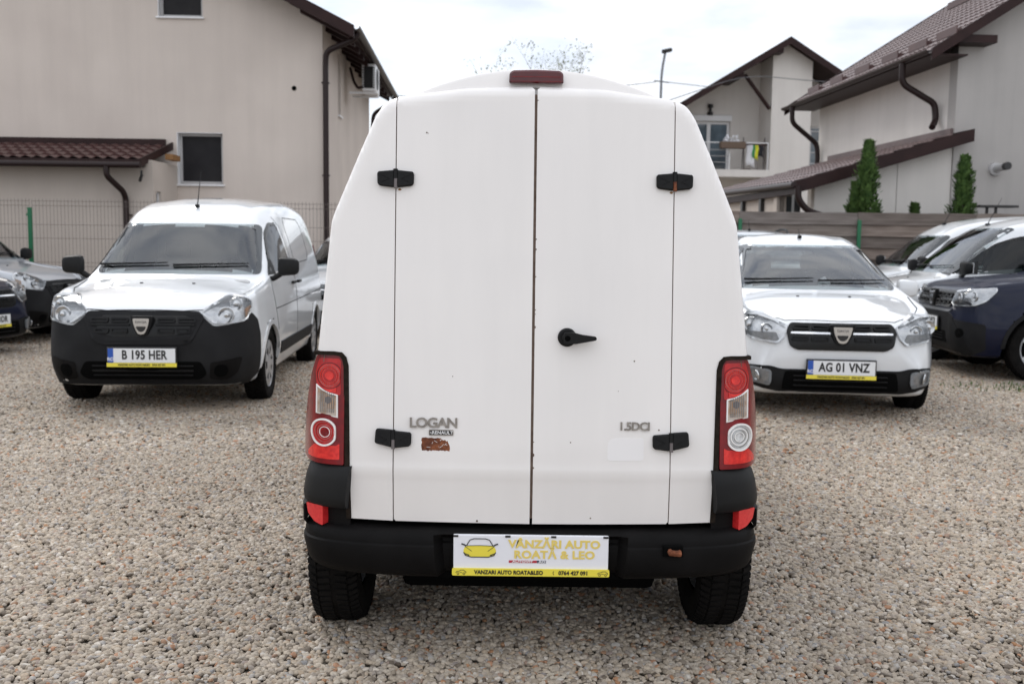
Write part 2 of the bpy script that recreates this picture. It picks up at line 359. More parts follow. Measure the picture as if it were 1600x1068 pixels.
# ------------------------------------------------------------------ ground
GN = bpy.data.node_groups.new('gravel', 'GeometryNodeTree')
def build_ground():
    GZ = lambda y: -.0315*max(0, 6.5-y)
    gy = [-60, 6.5, 900]; mesh('ground', [(x, y, GZ(y)-.012) for y in gy for x in (-400, 400)], [(0, 1, 3, 2), (2, 3, 5, 4)], M['soil'], kind='structure')
    # pebble material: every stone gets its own tone
    m = bpy.data.materials.new('pebble'); m.use_nodes = True; n = m.node_tree.nodes; l = m.node_tree.links; b = n['Principled BSDF']
    oi = n.new('ShaderNodeObjectInfo'); r = n.new('ShaderNodeValToRGB'); r.color_ramp.interpolation = 'LINEAR'; e = r.color_ramp.elements
    cols = [(0, (0.078, 0.058, 0.042)), (.05, (0.165, 0.134, 0.103)), (.18, (0.306, 0.255, 0.196)), (.42, (0.377, 0.319, 0.254)), (.58, (0.268, 0.230, 0.196)), (.70, (0.432, 0.378, 0.306)),
            (.80, (0.344, 0.262, 0.183)), (.87, (0.523, 0.476, 0.415)), (.93, (0.217, 0.210, 0.208)), (.97, (0.293, 0.153, 0.074)), (1, (0.356, 0.198, 0.125))]
    e[0].position, e[0].color = 0, (*cols[0][1], 1); e[1].position, e[1].color = 1, (*cols[-1][1], 1)
    for p, c in cols[1:-1]: q = e.new(p); q.color = (*c, 1)
    t = n.new('ShaderNodeTexCoord'); z = n.new('ShaderNodeTexNoise'); z.inputs['Scale'].default_value = 1.6; z.inputs['Detail'].default_value = 6
    l.new(t.outputs['Object'], z.inputs['Vector'])
    mx = n.new('ShaderNodeMix'); mx.data_type = 'RGBA'; mx.blend_type = 'OVERLAY'; mx.inputs[0].default_value = .35
    l.new(oi.outputs['Random'], r.inputs[0]); l.new(r.outputs[0], mx.inputs[6]); l.new(z.outputs[0], mx.inputs[7]); 
    z3 = n.new('ShaderNodeTexNoise'); z3.inputs['Scale'].default_value = .55; z3.inputs['Detail'].default_value = 5; l.new(oi.outputs['Location'], z3.inputs['Vector'])
    r3 = n.new('ShaderNodeMapRange'); r3.inputs[1].default_value = .32; r3.inputs[2].default_value = .66; r3.inputs[3].default_value = .78; r3.inputs[4].default_value = 1.12; l.new(z3.outputs[0], r3.inputs[0])
    s3 = n.new('ShaderNodeVectorMath'); s3.operation = 'SCALE'; l.new(mx.outputs[2], s3.inputs[0]); l.new(r3.outputs[0], s3.inputs['Scale']); l.new(s3.outputs[0], b.inputs['Base Color'])
    b.inputs['Roughness'].default_value = .7; b.inputs['Specular IOR Level'].default_value = .35
    # zones: near stones dense and small, far ones sparser
    zones = [((-3.2, 1.6), (3.2, 1.6), (5.2, 6.5), (-5.2, 6.5), 5600, .0128), ((-5.2, 6.5), (5.2, 6.5), (8.2, 12), (-8.2, 12), 2700, .0162), ((-8.2, 12), (8.2, 12), (13, 20), (-13, 20), 1100, .023)]
    v = []; f = []; den = []; sc = []
    for zn in zones:
        k = len(v); v += [(x, y, GZ(y)) for x, y in zn[:4]]; f.append((k, k+1, k+2, k+3)); den.append(zn[4]); sc.append(zn[5])
    me = bpy.data.meshes.new('gravel'); me.from_pydata(v, [], f)
    a = me.attributes.new('den', 'FLOAT', 'FACE'); a.data.foreach_set('value', den)
    a = me.attributes.new('sc', 'FLOAT', 'FACE'); a.data.foreach_set('value', sc)
    g = link('gravel', me, kind='stuff')
    g['label'] = 'beige and grey rounded pebble gravel covering the whole car yard'; g['category'] = 'gravel'
    N = GN.nodes; L = GN.links
    GN.interface.new_socket('Geometry', in_out='INPUT', socket_type='NodeSocketGeometry'); GN.interface.new_socket('Geometry', in_out='OUTPUT', socket_type='NodeSocketGeometry')
    gi = N.new('NodeGroupInput'); go = N.new('NodeGroupOutput')
    dp = N.new('GeometryNodeDistributePointsOnFaces'); dp.inputs['Seed'].default_value = 3
    na = N.new('GeometryNodeInputNamedAttribute'); na.data_type = 'FLOAT'; na.inputs[0].default_value = 'den'
    ns = N.new('GeometryNodeInputNamedAttribute'); ns.data_type = 'FLOAT'; ns.inputs[0].default_value = 'sc'
    cap = N.new('GeometryNodeCaptureAttribute'); cap.capture_items.new('FLOAT', 'sc'); cap.domain = 'FACE'
    L.new(gi.outputs[0], cap.inputs[0]); L.new(ns.outputs[0], cap.inputs[1]); L.new(cap.outputs[0], dp.inputs['Mesh']); L.new(na.outputs[0], dp.inputs['Density'])
    gti = N.new('GeometryNodeGeometryToInstance')
    for seed in (1.0, 5.3, 9.1, 14.7):
        ico = N.new('GeometryNodeMeshIcoSphere'); ico.inputs['Radius'].default_value = 1; ico.inputs['Subdivisions'].default_value = 3
        sp = N.new('GeometryNodeSetPosition'); pos = N.new('GeometryNodeInputPosition')
        no = N.new('ShaderNodeTexNoise'); no.noise_dimensions = '4D'; no.inputs['W'].default_value = seed; no.inputs['Scale'].default_value = .75; no.inputs['Detail'].default_value = 1.2
        sub = N.new('ShaderNodeVectorMath'); sub.operation = 'SUBTRACT'; sub.inputs[1].default_value = (.5, .5, .5)
        scl = N.new('ShaderNodeVectorMath'); scl.operation = 'SCALE'; scl.inputs['Scale'].default_value = .95
        L.new(pos.outputs[0], no.inputs['Vector']); L.new(no.outputs['Color'], sub.inputs[0]); L.new(sub.outputs[0], scl.inputs[0])
        L.new(ico.outputs[0], sp.inputs['Geometry']); L.new(scl.outputs[0], sp.inputs['Offset'])
        sm = N.new('GeometryNodeSetShadeSmooth'); ma = N.new('GeometryNodeSetMaterial'); ma.inputs['Material'].default_value = m
        L.new(sp.outputs[0], sm.inputs[0]); L.new(sm.outputs[0], ma.inputs[0]); L.new(ma.outputs[0], gti.inputs[0])
    iop = N.new('GeometryNodeInstanceOnPoints'); iop.inputs['Pick Instance'].default_value = True
    def rv(a, b, t='FLOAT_VECTOR', seed=0):
        q = N.new('FunctionNodeRandomValue'); q.data_type = t
        i0 = {'FLOAT_VECTOR': 0, 'FLOAT': 2, 'INT': 4}[t]
        q.inputs[i0].default_value = a; q.inputs[i0+1].default_value = b; q.inputs['Seed'].default_value = seed
        return q.outputs[{'FLOAT_VECTOR': 0, 'FLOAT': 1, 'INT': 2}[t]]
    base = rv((.80, .70, .46), (1.45, 1.15, .85), seed=1); big = rv(.62, 1.08, 'FLOAT', 2)
    pw = N.new('ShaderNodeMath'); pw.operation = 'MULTIPLY'; L.new(big, pw.inputs[0]); L.new(cap.outputs[1], pw.inputs[1])
    s1 = N.new('ShaderNodeVectorMath'); s1.operation = 'SCALE'; L.new(base, s1.inputs[0]); L.new(pw.outputs[0], s1.inputs['Scale'])
    L.new(dp.outputs[0], iop.inputs['Points']); L.new(gti.outputs[0], iop.inputs['Instance'])
    L.new(rv(0, 3, 'INT', 4), iop.inputs['Instance Index']); L.new(rv((-.32, -.32, 0), (.32, .32, 6.283), seed=5), iop.inputs['Rotation']); L.new(s1.outputs[0], iop.inputs['Scale'])
    tr = N.new('GeometryNodeTranslateInstances'); tr.inputs['Local Space'].default_value = False
    cz = N.new('ShaderNodeCombineXYZ'); hz = rv(-.002, .004, 'FLOAT', 8); L.new(hz, cz.inputs[2]); L.new(iop.outputs[0], tr.inputs[0]); L.new(cz.outputs[0], tr.inputs['Translation'])
    L.new(tr.outputs[0], go.inputs[0])
    g.modifiers.new('gravel', 'NODES').node_group = GN
build_ground()

# ------------------------------------------------------------------ car bodies
def pchip(x, y, xs):
    x = np.array(x, float); y = np.array(y, float); h = np.diff(x); d = np.diff(y)/h; m = np.zeros_like(y)
    for i in range(1, len(x)-1):
        if d[i-1]*d[i] > 0:
            w1, w2 = 2*h[i]+h[i-1], h[i]+2*h[i-1]; m[i] = (w1+w2)/(w1/d[i-1]+w2/d[i])
    m[0] = d[0]; m[-1] = d[-1]
    i = np.clip(np.searchsorted(x, xs)-1, 0, len(x)-2); t = (xs-x[i])/h[i]
    return ((2*t**3-3*t**2+1)*y[i]+(t**3-2*t**2+t)*h[i]*m[i]+(-2*t**3+3*t**2)*y[i+1]+(t**3-t**2)*h[i]*m[i+1])

def catmull(P, n):
    out = []
    for i in range(len(P)-1):
        p0 = P[max(i-1, 0)]; p1 = P[i]; p2 = P[i+1]; p3 = P[min(i+2, len(P)-1)]
        if i == 0: p0 = (-p2[0], p2[1]) if p1[0] == 0 else p1
        if i == len(P)-2: p3 = (-p1[0], p1[1]) if p2[0] == 0 else p2
        for k in range(n):
            t = k/n
            out.append(tuple(.5*((2*p1[j])+(-p0[j]+p2[j])*t+(2*p0[j]-5*p1[j]+4*p2[j]-p3[j])*t*t+(-p0[j]+3*p1[j]-3*p2[j]+p3[j])*t**3) for j in (0, 1)))
    out.append(P[-1]); return out

class Body:
    """loft along the length; stations = (y, z_bottom, z_belt, z_top, w_max, w_belt, w_roof, drop)"""
    def __init__(s, st, step=.03):
        st = np.array(st, float); L = st[-1, 0]
        ys = np.unique(np.concatenate([np.linspace(0, .4, 26), np.arange(.4, L, step), [L]]))
        K = [pchip(st[:, 0], st[:, j], ys) for j in range(1, 8)]
        s.v = []; s.f = []; s.n = None
        for i, y in enumerate(ys):
            zb, zl, zt, wm, wb, wr, dr = [k[i] for k in K]
            H = [(0, zb), (wm*.80, zb), (wm*.955, zb+.06*(zl-zb)/.5), (wm, zb+.45*(zl-zb)), (wb, zl), (wr, zt-dr), (wr*.62, zt-dr*.22), (0, zt)]
            h = catmull(H, 6); full = [(a, b) for a, b in h]+[(-a, b) for a, b in reversed(h[1:-1])]
            s.n = len(full); s.v += [Vector((a, y, b)) for a, b in full]
        s.f = []
        for i in range(len(ys)-1):
            for k in range(s.n):
                k2 = (k+1) % s.n; s.f.append((i*s.n+k, i*s.n+k2, (i+1)*s.n+k2, (i+1)*s.n+k))
        s.f.append(tuple(reversed(range(s.n)))); m = (len(ys)-1)*s.n; s.f.append(tuple(m+k for k in range(s.n)))
        s.f = [tuple(reversed(q)) for q in s.f]
        s.bvh = BVHTree.FromPolygons(s.v, s.f); s.L = L
        # plan curve at bumper height: arc length -> point and outward direction
        pts = []
        for k in range(0, 181):
            a = R(90*k/120.0) if k <= 120 else R(90)
            o = Vector((0, 1.1, .55)) if k <= 120 else Vector((0, 1.1+(k-120)*.03, .55))
            d = Vector((math.sin(a), -math.cos(a), 0)); q = s.bvh.ray_cast(o+d*4, -d)[0]
            pts.append((q if q else o+d*.8, d))
        s.arc = [0.0]
        for i in range(1, len(pts)): s.arc.append(s.arc[-1]+(pts[i][0]-pts[i-1][0]).length)
        s.plan = pts
    def _hit(s, o, d):
        q, n, i, t = s.bvh.ray_cast(o, d)
        if q is None:
            q, n, i, t = s.bvh.find_nearest(o+d*(4.0))
        if n.dot(d) > 0: n = -n
        return q, n
    def wrap(s, a, z):
        t = abs(a); i = min(max(int(np.searchsorted(s.arc, t))-1, 0), len(s.arc)-2)
        f = (t-s.arc[i])/max(s.arc[i+1]-s.arc[i], 1e-6); p = s.plan[i][0].lerp(s.plan[i+1][0], f); d = s.plan[i][1].lerp(s.plan[i+1][1], f).normalized()
        g = math.copysign(1, a); p = Vector((p.x*g, p.y, z)); d = Vector((d.x*g, d.y, 0))
        q, n, k, tt = s.bvh.ray_cast(p+d*2, -d)
        if q is None: q, n, k, tt = s.bvh.find_nearest(p)
        if n.dot(d) < 0: n = -n
        return q, n
    def front(s, x, z): return s._hit(Vector((x, -4, z)), Vector((0, 1, 0)))
    def back(s, x, z): return s._hit(Vector((x, s.L+4, z)), Vector((0, -1, 0)))
    def top(s, x, y): return s._hit(Vector((x, y, 4.9)), Vector((0, 0, -1)))
    def side(s, sg): return lambda y, z: s._hit(Vector((4*sg, y, z)), Vector((-sg, 0, 0)))
    def mesh(s, name, m, parent, holes):
        """holes: functions of a face centre -> True where the sheet is cut away"""
        f2 = []
        for q in s.f:
            if len(q) > 4: f2.append(q); continue
            c = (s.v[q[0]]+s.v[q[1]]+s.v[q[2]]+s.v[q[3]])/4
            if not any(h(c) for h in holes): f2.append(q)
        o = mesh(name, s.v, f2, m, parent, True); autosmooth(o, 55); return o

def tyre_wheel(parent, x, y, z, r, w, sg, rim='cap', name='wheel', tread=False, rm=None):
    """sg = +1: the outer face looks to +x"""
    a = w/2
    prof = [(-a*.72, r*.64), (-a*.96, r*.72), (-a, r*.84), (-a*.93, r*.94), (-a*.74, r*.985), (-a*.35, r*.998), (0, r), (a*.35, r*.998), (a*.74, r*.985), (a*.93, r*.94), (a, r*.84), (a*.96, r*.72), (a*.72, r*.64)]
    o = MB().lathe(prof, 40).build(name, M['tyre'], parent, True, loc=(x, y, z))
    t = MB(); n = 72
    for k in range(n):
        t0 = 2*math.pi*k/n
        for (h0, h1, sk) in ((-.96, -.62, .35), (-.56, -.10, -.25), (.10, .56, .25), (.62, .96, -.35)):
            t1 = t0+(.5*2*math.pi/n if sk > 0 else 0); dt = 2*math.pi/n*.60; v = []
            for rr in (.965, 1.018):
                for (hh, tt) in ((h0, 0), (h1, sk), (h1, sk+1), (h0, 1)):
                    an = t1+dt*tt; edge = 1-.055*max(0, (abs(hh)-.70)/.3)**1.5; q = r*rr*edge
                    v.append((a*hh, q*math.cos(an), q*math.sin(an)))
            t.add(v, [(4, 5, 6, 7), (0, 1, 5, 4), (1, 2, 6, 5), (2, 3, 7, 6), (3, 0, 4, 7)])
    t.build('tread', M['tyre'], o, kind='stuff')
    rr = r*.665; g = sg
    rimb = MB().lathe([(g*a*.78, rr), (g*a*.86, rr*.97), (g*a*.80, rr*.93), (g*a*.45, rr*.90), (-g*a*.7, rr*.92)], 36)
    if rim == 'cap':
        rimb.lathe([(g*a*.80, rr*.95), (g*a*.90, rr*.84), (g*a*.84, rr*.70)], 36)
        rimb.lathe([(g*a*.84, rr*.42), (g*a*.95, rr*.22), (g*a*.98, 0.001)], 24)
        for k in range(7):
            a0 = 2*math.pi*k/7; v = []
            for (q, hw, hx) in ((rr*.38, .30, .86), (rr*.60, .23, .92), (rr*.78, .235, .90), (rr*.88, .25, .82)):
                for sgn in (-1, 1): v.append((g*a*hx, q*math.cos(a0+sgn*hw), q*math.sin(a0+sgn*hw)))
            rimb.add(v, [(0, 1, 3, 2), (2, 3, 5, 4), (4, 5, 7, 6)])
    else:
        rimb.lathe([(g*a*.62, rr*.3), (g*a*.80, rr*.2), (g*a*.82, 0.001)], 24)
        for k in range(5):
            for off in (-.16, .16):
                a0 = 2*math.pi*k/5+off; v = []
                for (q, hw, hx) in ((rr*.22, .16, .70), (rr*.6, .085, .82), (rr*.95, .075, .80)):
                    for sgn in (-1, 1): v.append((g*a*hx, q*math.cos(a0+sgn*hw), q*math.sin(a0+sgn*hw)))
                rimb.add(v, [(0, 1, 3, 2), (2, 3, 5, 4)])
    rimb.build('rim', rm or M['rim_silver'], o, True)
    MB().lathe([(g*a*.3, rr*.93), (g*a*.3, .001)], 24).build('brake_disc', M['dark'], o)
    return o

def number_plate(car, x, y, z, text, sub='VANZARI AUTO ROATA&LEO   0764 427 091', w=.52, h=.112, rz=0, tilt=0):
    p = MB().box(-w/2-.012, w/2+.012, .002, .02, -h/2-.036, h/2+.012, .006).build('number_plate', M['ink'], car, loc=(x, y, z), rot=(tilt, 0, rz))
    MB().box(-w/2, w/2, -.004, .001, -h/2, h/2).build('plate_face', M['plate_white'], p)
    MB().box(-w/2, -w/2+.042, -.006, -.0042, -h/2, h/2).build('blue_band', M['blue_print'], p)
    txt('RO', .036, M['white_print'], p, (-w/2+.021, -.0065, -.030), bold=.001)
    for k in range(12):
        pass
    txt(text, .098, M['ink'], p, (.02, -.005, .002), bold=.0030, sx=min(1.0, .86*8/len(text)), space=1.05)
    MB().box(-w/2-.01, w/2+.01, -.005, .0015, -h/2-.034, -h/2-.002).build('yellow_strip', M['yellow'], p)
    txt(sub, .024, M['ink'], p, (0, -.0058, -h/2-.018), bold=.0006, sx=.78)
    return p

def shield(w, h): return rnd([(-w/2, h/2), (w/2, h/2), (w*.42, h*.05), (w*.20, -h/2), (-w*.20, -h/2), (-w*.42, h*.05)], [.012, .012, .02, .03, .03, .02], 3)

def make_car(kind, name, label, cat, loc, rz, paint, plate=None, group=None, opt=None, scale=1):
    opt = opt or {}; car = thing(name, label, cat, loc, rz, group); car.scale = (scale,)*3
    pm = M[paint]; S = CARS[kind]; B = Body(S['st']); bp = M['car_plastic']
    if S.get('painted_bumper') and not opt.get('black_bumper'): bm_ = pm
    else: bm_ = bp
    fr, bk, tp = B.front, B.back, B.top
    wr, wy0, wy1, tk = S['wheel']
    wins = S['windows']; holes = []
    ws = S['windscreen']; wsi = inset(ws, .018)
    holes.append(lambda c: c.y < S['ws_y'] and c.z > ws[0][1]-.02 and inside(wsi, c.x, c.z))
    rw = S['rear_window']
    if rw: rwi = inset(rw, .018); holes.append(lambda c: c.y > S['rw_y'] and inside(rwi, c.x, c.z))
    sides = [o for o in wins]
    sidesi = [inset(o, .014) for o in sides]
    holes.append(lambda c: abs(c.x) > .45 and any(inside(o, c.y, c.z) for o in sidesi))
    ar = S['arch']
    for wy in (wy0, wy1): holes.append(lambda c, wy=wy: abs(c.x) > .42 and (c.y-wy)**2+(c.z-wr)**2 < ar*ar and c.z < wr+ar)
    B.mesh('body', pm, car, holes)
    # glass with its dark printed border
    g = patch('windscreen', ws, fr, M['windscreen'], car, .08, .004, .004)
    band('windscreen_border', ws, inset(ws, .042), fr, M['frit'], g, .0055, .010)
    if rw:
        g = patch('rear_window', rw, bk, M['side_glass'], car, .10, .004, .004); band('window_border', rw, inset(rw, .035), bk, M['frit'], g, .0055, .008)
    for sg in (-1, 1):
        pj = B.side(sg)
        for o in sides:
            g = patch('side_window', o, pj, M['side_glass'], car, .12, .003, .004); band('window_border', o, inset(o, .028), pj, M['black_gloss'], g, .0045, .008)
        for ln in S['gaps']: line('door_gap', ln, .007, pj, M['dark'], car, .0015, .003)
        for (hy, hz) in S['handles']:
            q, n = pj(hy, hz); MB().box(-.085, .085, -.012, .018, -.014, .014, .008).build('door_handle', M['black_plastic'] if not opt.get('body_handles') else pm, car, loc=q+Vector((sg*.02, 0, 0)), rot=(0, 0, R(90)))
        if S.get('sill'): patch('sill_trim', S['sill'], pj, bp, car, (.15, .05), .012, .016)
        # arch lips, wells, wheels
        for wy in (wy0, wy1):
            a0, a1 = (.02, math.pi-.02)
            P = [(wy+math.cos(a0+(a1-a0)*k/26)*(ar+.012), wr+math.sin(a0+(a1-a0)*k/26)*(ar+.012)) for k in range(27)]
            Q = [(wy+math.cos(a0+(a1-a0)*k/26)*(ar-.030), wr+math.sin(a0+(a1-a0)*k/26)*(ar-.030)) for k in range(27)]
            band('arch_lip', P, Q, pj, (bp if S.get('cladding') else pm), car, .006, .03, closed=False)
            w = MB(); nn = 20; v = []
            for xx in (.40, tk-.06): v += [(sg*xx, wy+(ar+.005)*math.cos(math.pi*k/nn), wr+(ar+.005)*math.sin(math.pi*k/nn)) for k in range(nn+1)]
            w.add(v, [(k, k+1, nn+2+k, nn+1+k) for k in range(nn)]+[tuple(range(nn+1))]); w.build('wheel_well', M['dark'], car)
            tyre_wheel(car, sg*(tk-.09), wy, wr, wr, .185, sg, S['rim'])
        # door mirrors
        mx_, my_, mz_ = S['mirror']; mm_ = pm if opt.get('body_mirrors', S.get('painted_mirrors')) else M['black_plastic']
        mb = MB().box(-.095, .095, -.055, .055, -.075, .085, .042); v = [Vector(p) for p in mb.v]; mb.v = [(p.x, p.y*(1-.25*p.x*sg/.1)+abs(p.x)*.1, p.z*(1+.12*p.x*sg/-.1)) for p in v]
        mr = mb.build('door_mirror', mm_, car, True, loc=(sg*mx_, my_, mz_))
        MB().box(-.08, .08, .056, .066, -.058, .068, .004).build('mirror_glass', M['chrome'], mr)
        MB().tube([(-sg*.06, .01, -.055), (-sg*.13, .01, -.10), (-sg*.19, .02, -.115)], .026).build('mirror_arm', M['black_plastic'], mr)
        if S.get('mirror_tri'): patch('mirror_base', S['mirror_tri'], pj, M['black_plastic'], car, .1, .008, .012)
    # bumper, grille, lamps
    wp = B.wrap
    if bm_ is not pm or S.get('bumper_lower'):
        for o in S['bumper']: patch('front_bumper', o, wp, bp, car, (.05, .06), .012, .03)
    for o in S['gaps_front']: line('panel_gap', o, .007, wp, M['dark'], car, .0015, .003)
    for o in S['gaps_top']:
        for q in (o, [(-a, b) for a, b in o]): line('bonnet_gap', q, .007, tp, M['dark'], car, .0012, .003)
    gr = patch('grille', S['grille'], wp, M['black_gloss'], car, .06, .014, .02)
    if S.get('grille_rim'): band('grille_rim', inset(S['grille'], -.026), S['grille'], wp, bp, car, .022, .03)
    for (x0, x1, z0, z1) in S['slots']:
        for sg in (-1, 1):
            o = rnd(rect(*sorted((sg*x0, sg*x1)), z0, z1), .012, 2)
            band('grille_cell', o, inset(o, .013), wp, M['black_plastic'] if not opt.get('chrome_cells') else M['steel_grey'], gr, .026, .014)
    for (x0, x1, z) in S.get('bars', []):
        for sg in (-1, 1): line('grille_bar', [(sg*x0, z), (sg*x1, z)], .014, wp, M['chrome'] if S.get('chrome_bars') else M['black_plastic'], gr, .026, .014)
    it = patch('lower_intake', S['intake'], wp, M['dark'], car, .08, .016, .02)
    zz = [p[1] for p in S['intake']]; xw = max(p[0] for p in S['intake'])
    for k in range(1, 4):
        z = min(zz)+(max(zz)-min(zz))*k/4; line('intake_slat', [(-xw*.8, z), (xw*.8, z)], .009, wp, M['black_plastic'], it, .022, .01)
    ex, ez, ew, eh = S['emblem']
    q, n = wp(0, ez); eb = MB().prism(shield(ew*1.32, eh*1.28), .012, .05).build('emblem', M['black_plastic'], car, loc=q+Vector((0, -.055, 0)))
    sh = shield(ew, eh); MB().prism(sh, -.006, .012).build('emblem_shield', M['chrome'], eb)
    MB().prism(inset(shield(ew*.62, eh*.34), 0), -.0075, -.006).build('emblem_opening', M['ink'], eb, loc=(0, 0, -eh*.17))
    txt('DACIA', eh*.20, M['ink'], eb, (0, -.0068, eh*.27), bold=.0004, sx=1.15)
    for sg in (-1, 1):
        hl = S['headlight'] if sg > 0 else mir(S['headlight'])
        o = patch('headlight', hl, wp, M['lamp_dark'] if S.get('dark_lamp') else M['reflector'], car, .05, .016, .03)
        band('lamp_rim', inset(hl, .004), inset(hl, .018), wp, M['reflector'] if not S.get('dark_lamp') else M['white_trim'], o, .026, .012)
        for (cx, cz, r) in S['bowls']:
            q, n = wp(sg*cx, cz); a = Vector((0, -1, 0))*.75+n*.25; a.normalize()
            ob = MB().lathe([(-.012, r), (-.002, r*1.04), (.004, r*.96), (-.004, r*.80), (-.012, r*.55), (-.008, r*.36), (.008, r*.30), (.014, 0.001)], 24, 'Z').build('lamp_bowl', M['reflector'], o, True)
            ob.location = q+n*.020; ob.rotation_euler = a.to_track_quat('Z', 'Y').to_euler()
        for pl_, mk in S.get('lamp_marks', []):
            patch('lamp_insert', pl_ if sg > 0 else mir(pl_), wp, M[mk], o, .05, .021, .006)
        patch('lamp_cover', hl, wp, M['lens'], o, .05, .026, .002)
        if S.get('fog'):
            fx, fz, fr_ = S['fog']
            if S.get('fog_rect'):
                fo = rnd(rect(fx-.085, fx+.085, fz-.055, fz+.055), .025, 3); fo = [(a, b+(a-fx)*.12) for a, b in fo]; fo = fo if sg > 0 else mir(fo)
                ob = patch('fog_light', fo, wp, M['lamp_mid'], car, .05, .022, .02); band('fog_rim', inset(fo, -.004), inset(fo, .016), wp, M['steel_grey'], ob, .030, .02)
                q, n = wp(sg*fx, fz); b2 = MB().lathe([(0, .045), (.008, .042), (0, .03), (.01, .001)], 20, 'Z').build('lamp_bowl', M['reflector'], ob, True); b2.location = q+n*.024; b2.rotation_euler = n.to_track_quat('Z', 'Y').to_euler()
            else: patch('fog_blank', circ(sg*fx, fz, fr_), wp, M['dark'], car, .05, .018, .02)
        for o_, mk, of in S.get('extra', []): patch('trim_panel', o_ if sg > 0 else mir(o_), wp, M[mk] if mk != 'paint' else pm, car, .05, of, of+.01)
    for o_, mk, of in S.get('extra_mid', []): patch('trim_panel', o_, wp, M[mk] if mk != 'paint' else pm, car, .05, of, of+.01)
    # roof aerial, wipers, washer jets
    ay = S['aerial'][0]; q, n = tp(0, ay); al = S['aerial'][1]; tl = S['aerial'][2]
    MB().box(-.018, .018, -.03, .03, 0, .03, .008).tube([(0, 0, .02), (0, tl*al, al)], [.006, .002], 6).build('aerial', M['black_plastic'], car, loc=q)
    zb = ws[0][1]
    for (x0, x1, dz) in S['wipers']:
        P = []
        for k in range(7):
            t = k/6; x = x0+(x1-x0)*t; z = zb+.012+dz*t; q, n = fr(x, z); P.append(q+n*.022)
        MB().tube(P, [.012, .011, .010, .009, .008, .007, .006], 6).build('wiper', M['black_plastic'], car)
    cw = rnd([(ws[0][0], zb-.03), (ws[1][0], zb-.03), (ws[1][0]*.98, zb+.012), (ws[0][0]*.98, zb+.012)], .01, 2)
    patch('scuttle', cw, fr, M['black_plastic'], car, .06, .006, .012)
    for x in (-.22, .22):
        q, n = tp(x, S['jet']); MB().box(-.012, .012, -.01, .01, -.004, .008, .003).build('washer_jet', M['black_plastic'], car, loc=q)
    # cabin: floor, dashboard, wheel, seats
    y0, z0 = S['dash']; wI = S['st'][4][4]*.78
    MB().box(-wI, wI, .25, B.L-.25, S['st'][4][1]+.005, S['st'][4][1]+.03).build('underbody', M['dark'], car)
    cb = MB().box(-wI, wI, y0+.05, B.L-.5, .30, .36).build('cabin_floor', M['interior'], car)
    d = MB().box(-wI, wI, y0-.22, y0+.30, z0-.30, z0-.02, .05).build('dashboard', M['interior_light'], car, True)
    sw = MB(); sw.tube([(.0+.185*math.cos(2*math.pi*k/20), -.02*math.sin(2*math.pi*k/20), .185*math.sin(2*math.pi*k/20)) for k in range(21)], .016, 8, False); sw.box(-.17, .17, -.02, .02, -.03, .03, .01)
    sw.build('steering_wheel', M['black_plastic'], car, True, loc=(.36, y0+.42, z0-.02), rot=(R(-25), 0, 0))
    rows = S['seats']
    for yy in rows:
        for x in (-.36, .36):
            s_ = MB().box(-.24, .24, 0, .46, .42, .56, .05); b_ = [(-.235, .40, .50), (.235, .40, .50), (.22, .62, z0+.12), (-.22, .62, z0+.12)]
            s_.add([(a, b, c) for a, b, c in b_]+[(a, b+.11, c) for a, b, c in b_], [(0, 1, 2, 3), (7, 6, 5, 4), (0, 4, 5, 1), (1, 5, 6, 2), (2, 6, 7, 3), (3, 7, 4, 0)])
            s_.box(-.13, .13, .63, .72, z0+.14, z0+.32, .04); s_.build('seat', M['interior'], car, True, loc=(x, yy, 0))
    if S.get('bulkhead'): MB().box(-wI*.93, wI*.93, S['bulkhead'], S['bulkhead']+.03, .4, S['st'][-3][3]-.10).build('bulkhead', M['interior_light'], car)
    q, n = fr(0, ws[2][1]-.10); MB().box(-.11, .11, -.01, .015, -.03, .035, .01).build('rear_view_mirror', M['black_plastic'], car, loc=q+Vector((0, .10, -.02)))
    if plate:
        q, n = wp(0, S['plate_z']); number_plate(car, 0, q.y-.045, S['plate_z'], plate)
    if opt.get('rails') or S.get('rails'):
        for sg in (-1, 1):
            P = [(sg*S['rails'][0], S['rails'][1]+t*(S['rails'][2]-S['rails'][1])/10) for t in range(11)]; pts = []
            for k, (x, y) in enumerate(P): q, n = tp(x, y); pts.append(q+Vector((0, 0, .06 if 0 < k < 10 else .0)))
            MB().tube(pts, .018, 8).build('roof_rail', M['black_plastic'], car)
    # tail: rear bumper and lamps (seen only from the side)
    patch('rear_bumper', rnd([(-.78, .28), (.78, .28), (.78, .58), (-.78, .58)], .05), bk, bp if bm_ is bp else pm, car, .1, .012, .03)
    for sg in (-1, 1):
        o = S['tail']; o = o if sg > 0 else mir(o); patch('tail_lamp', o, bk, M['red_lens'], car, .08, .012, .02)
    return car, B, S

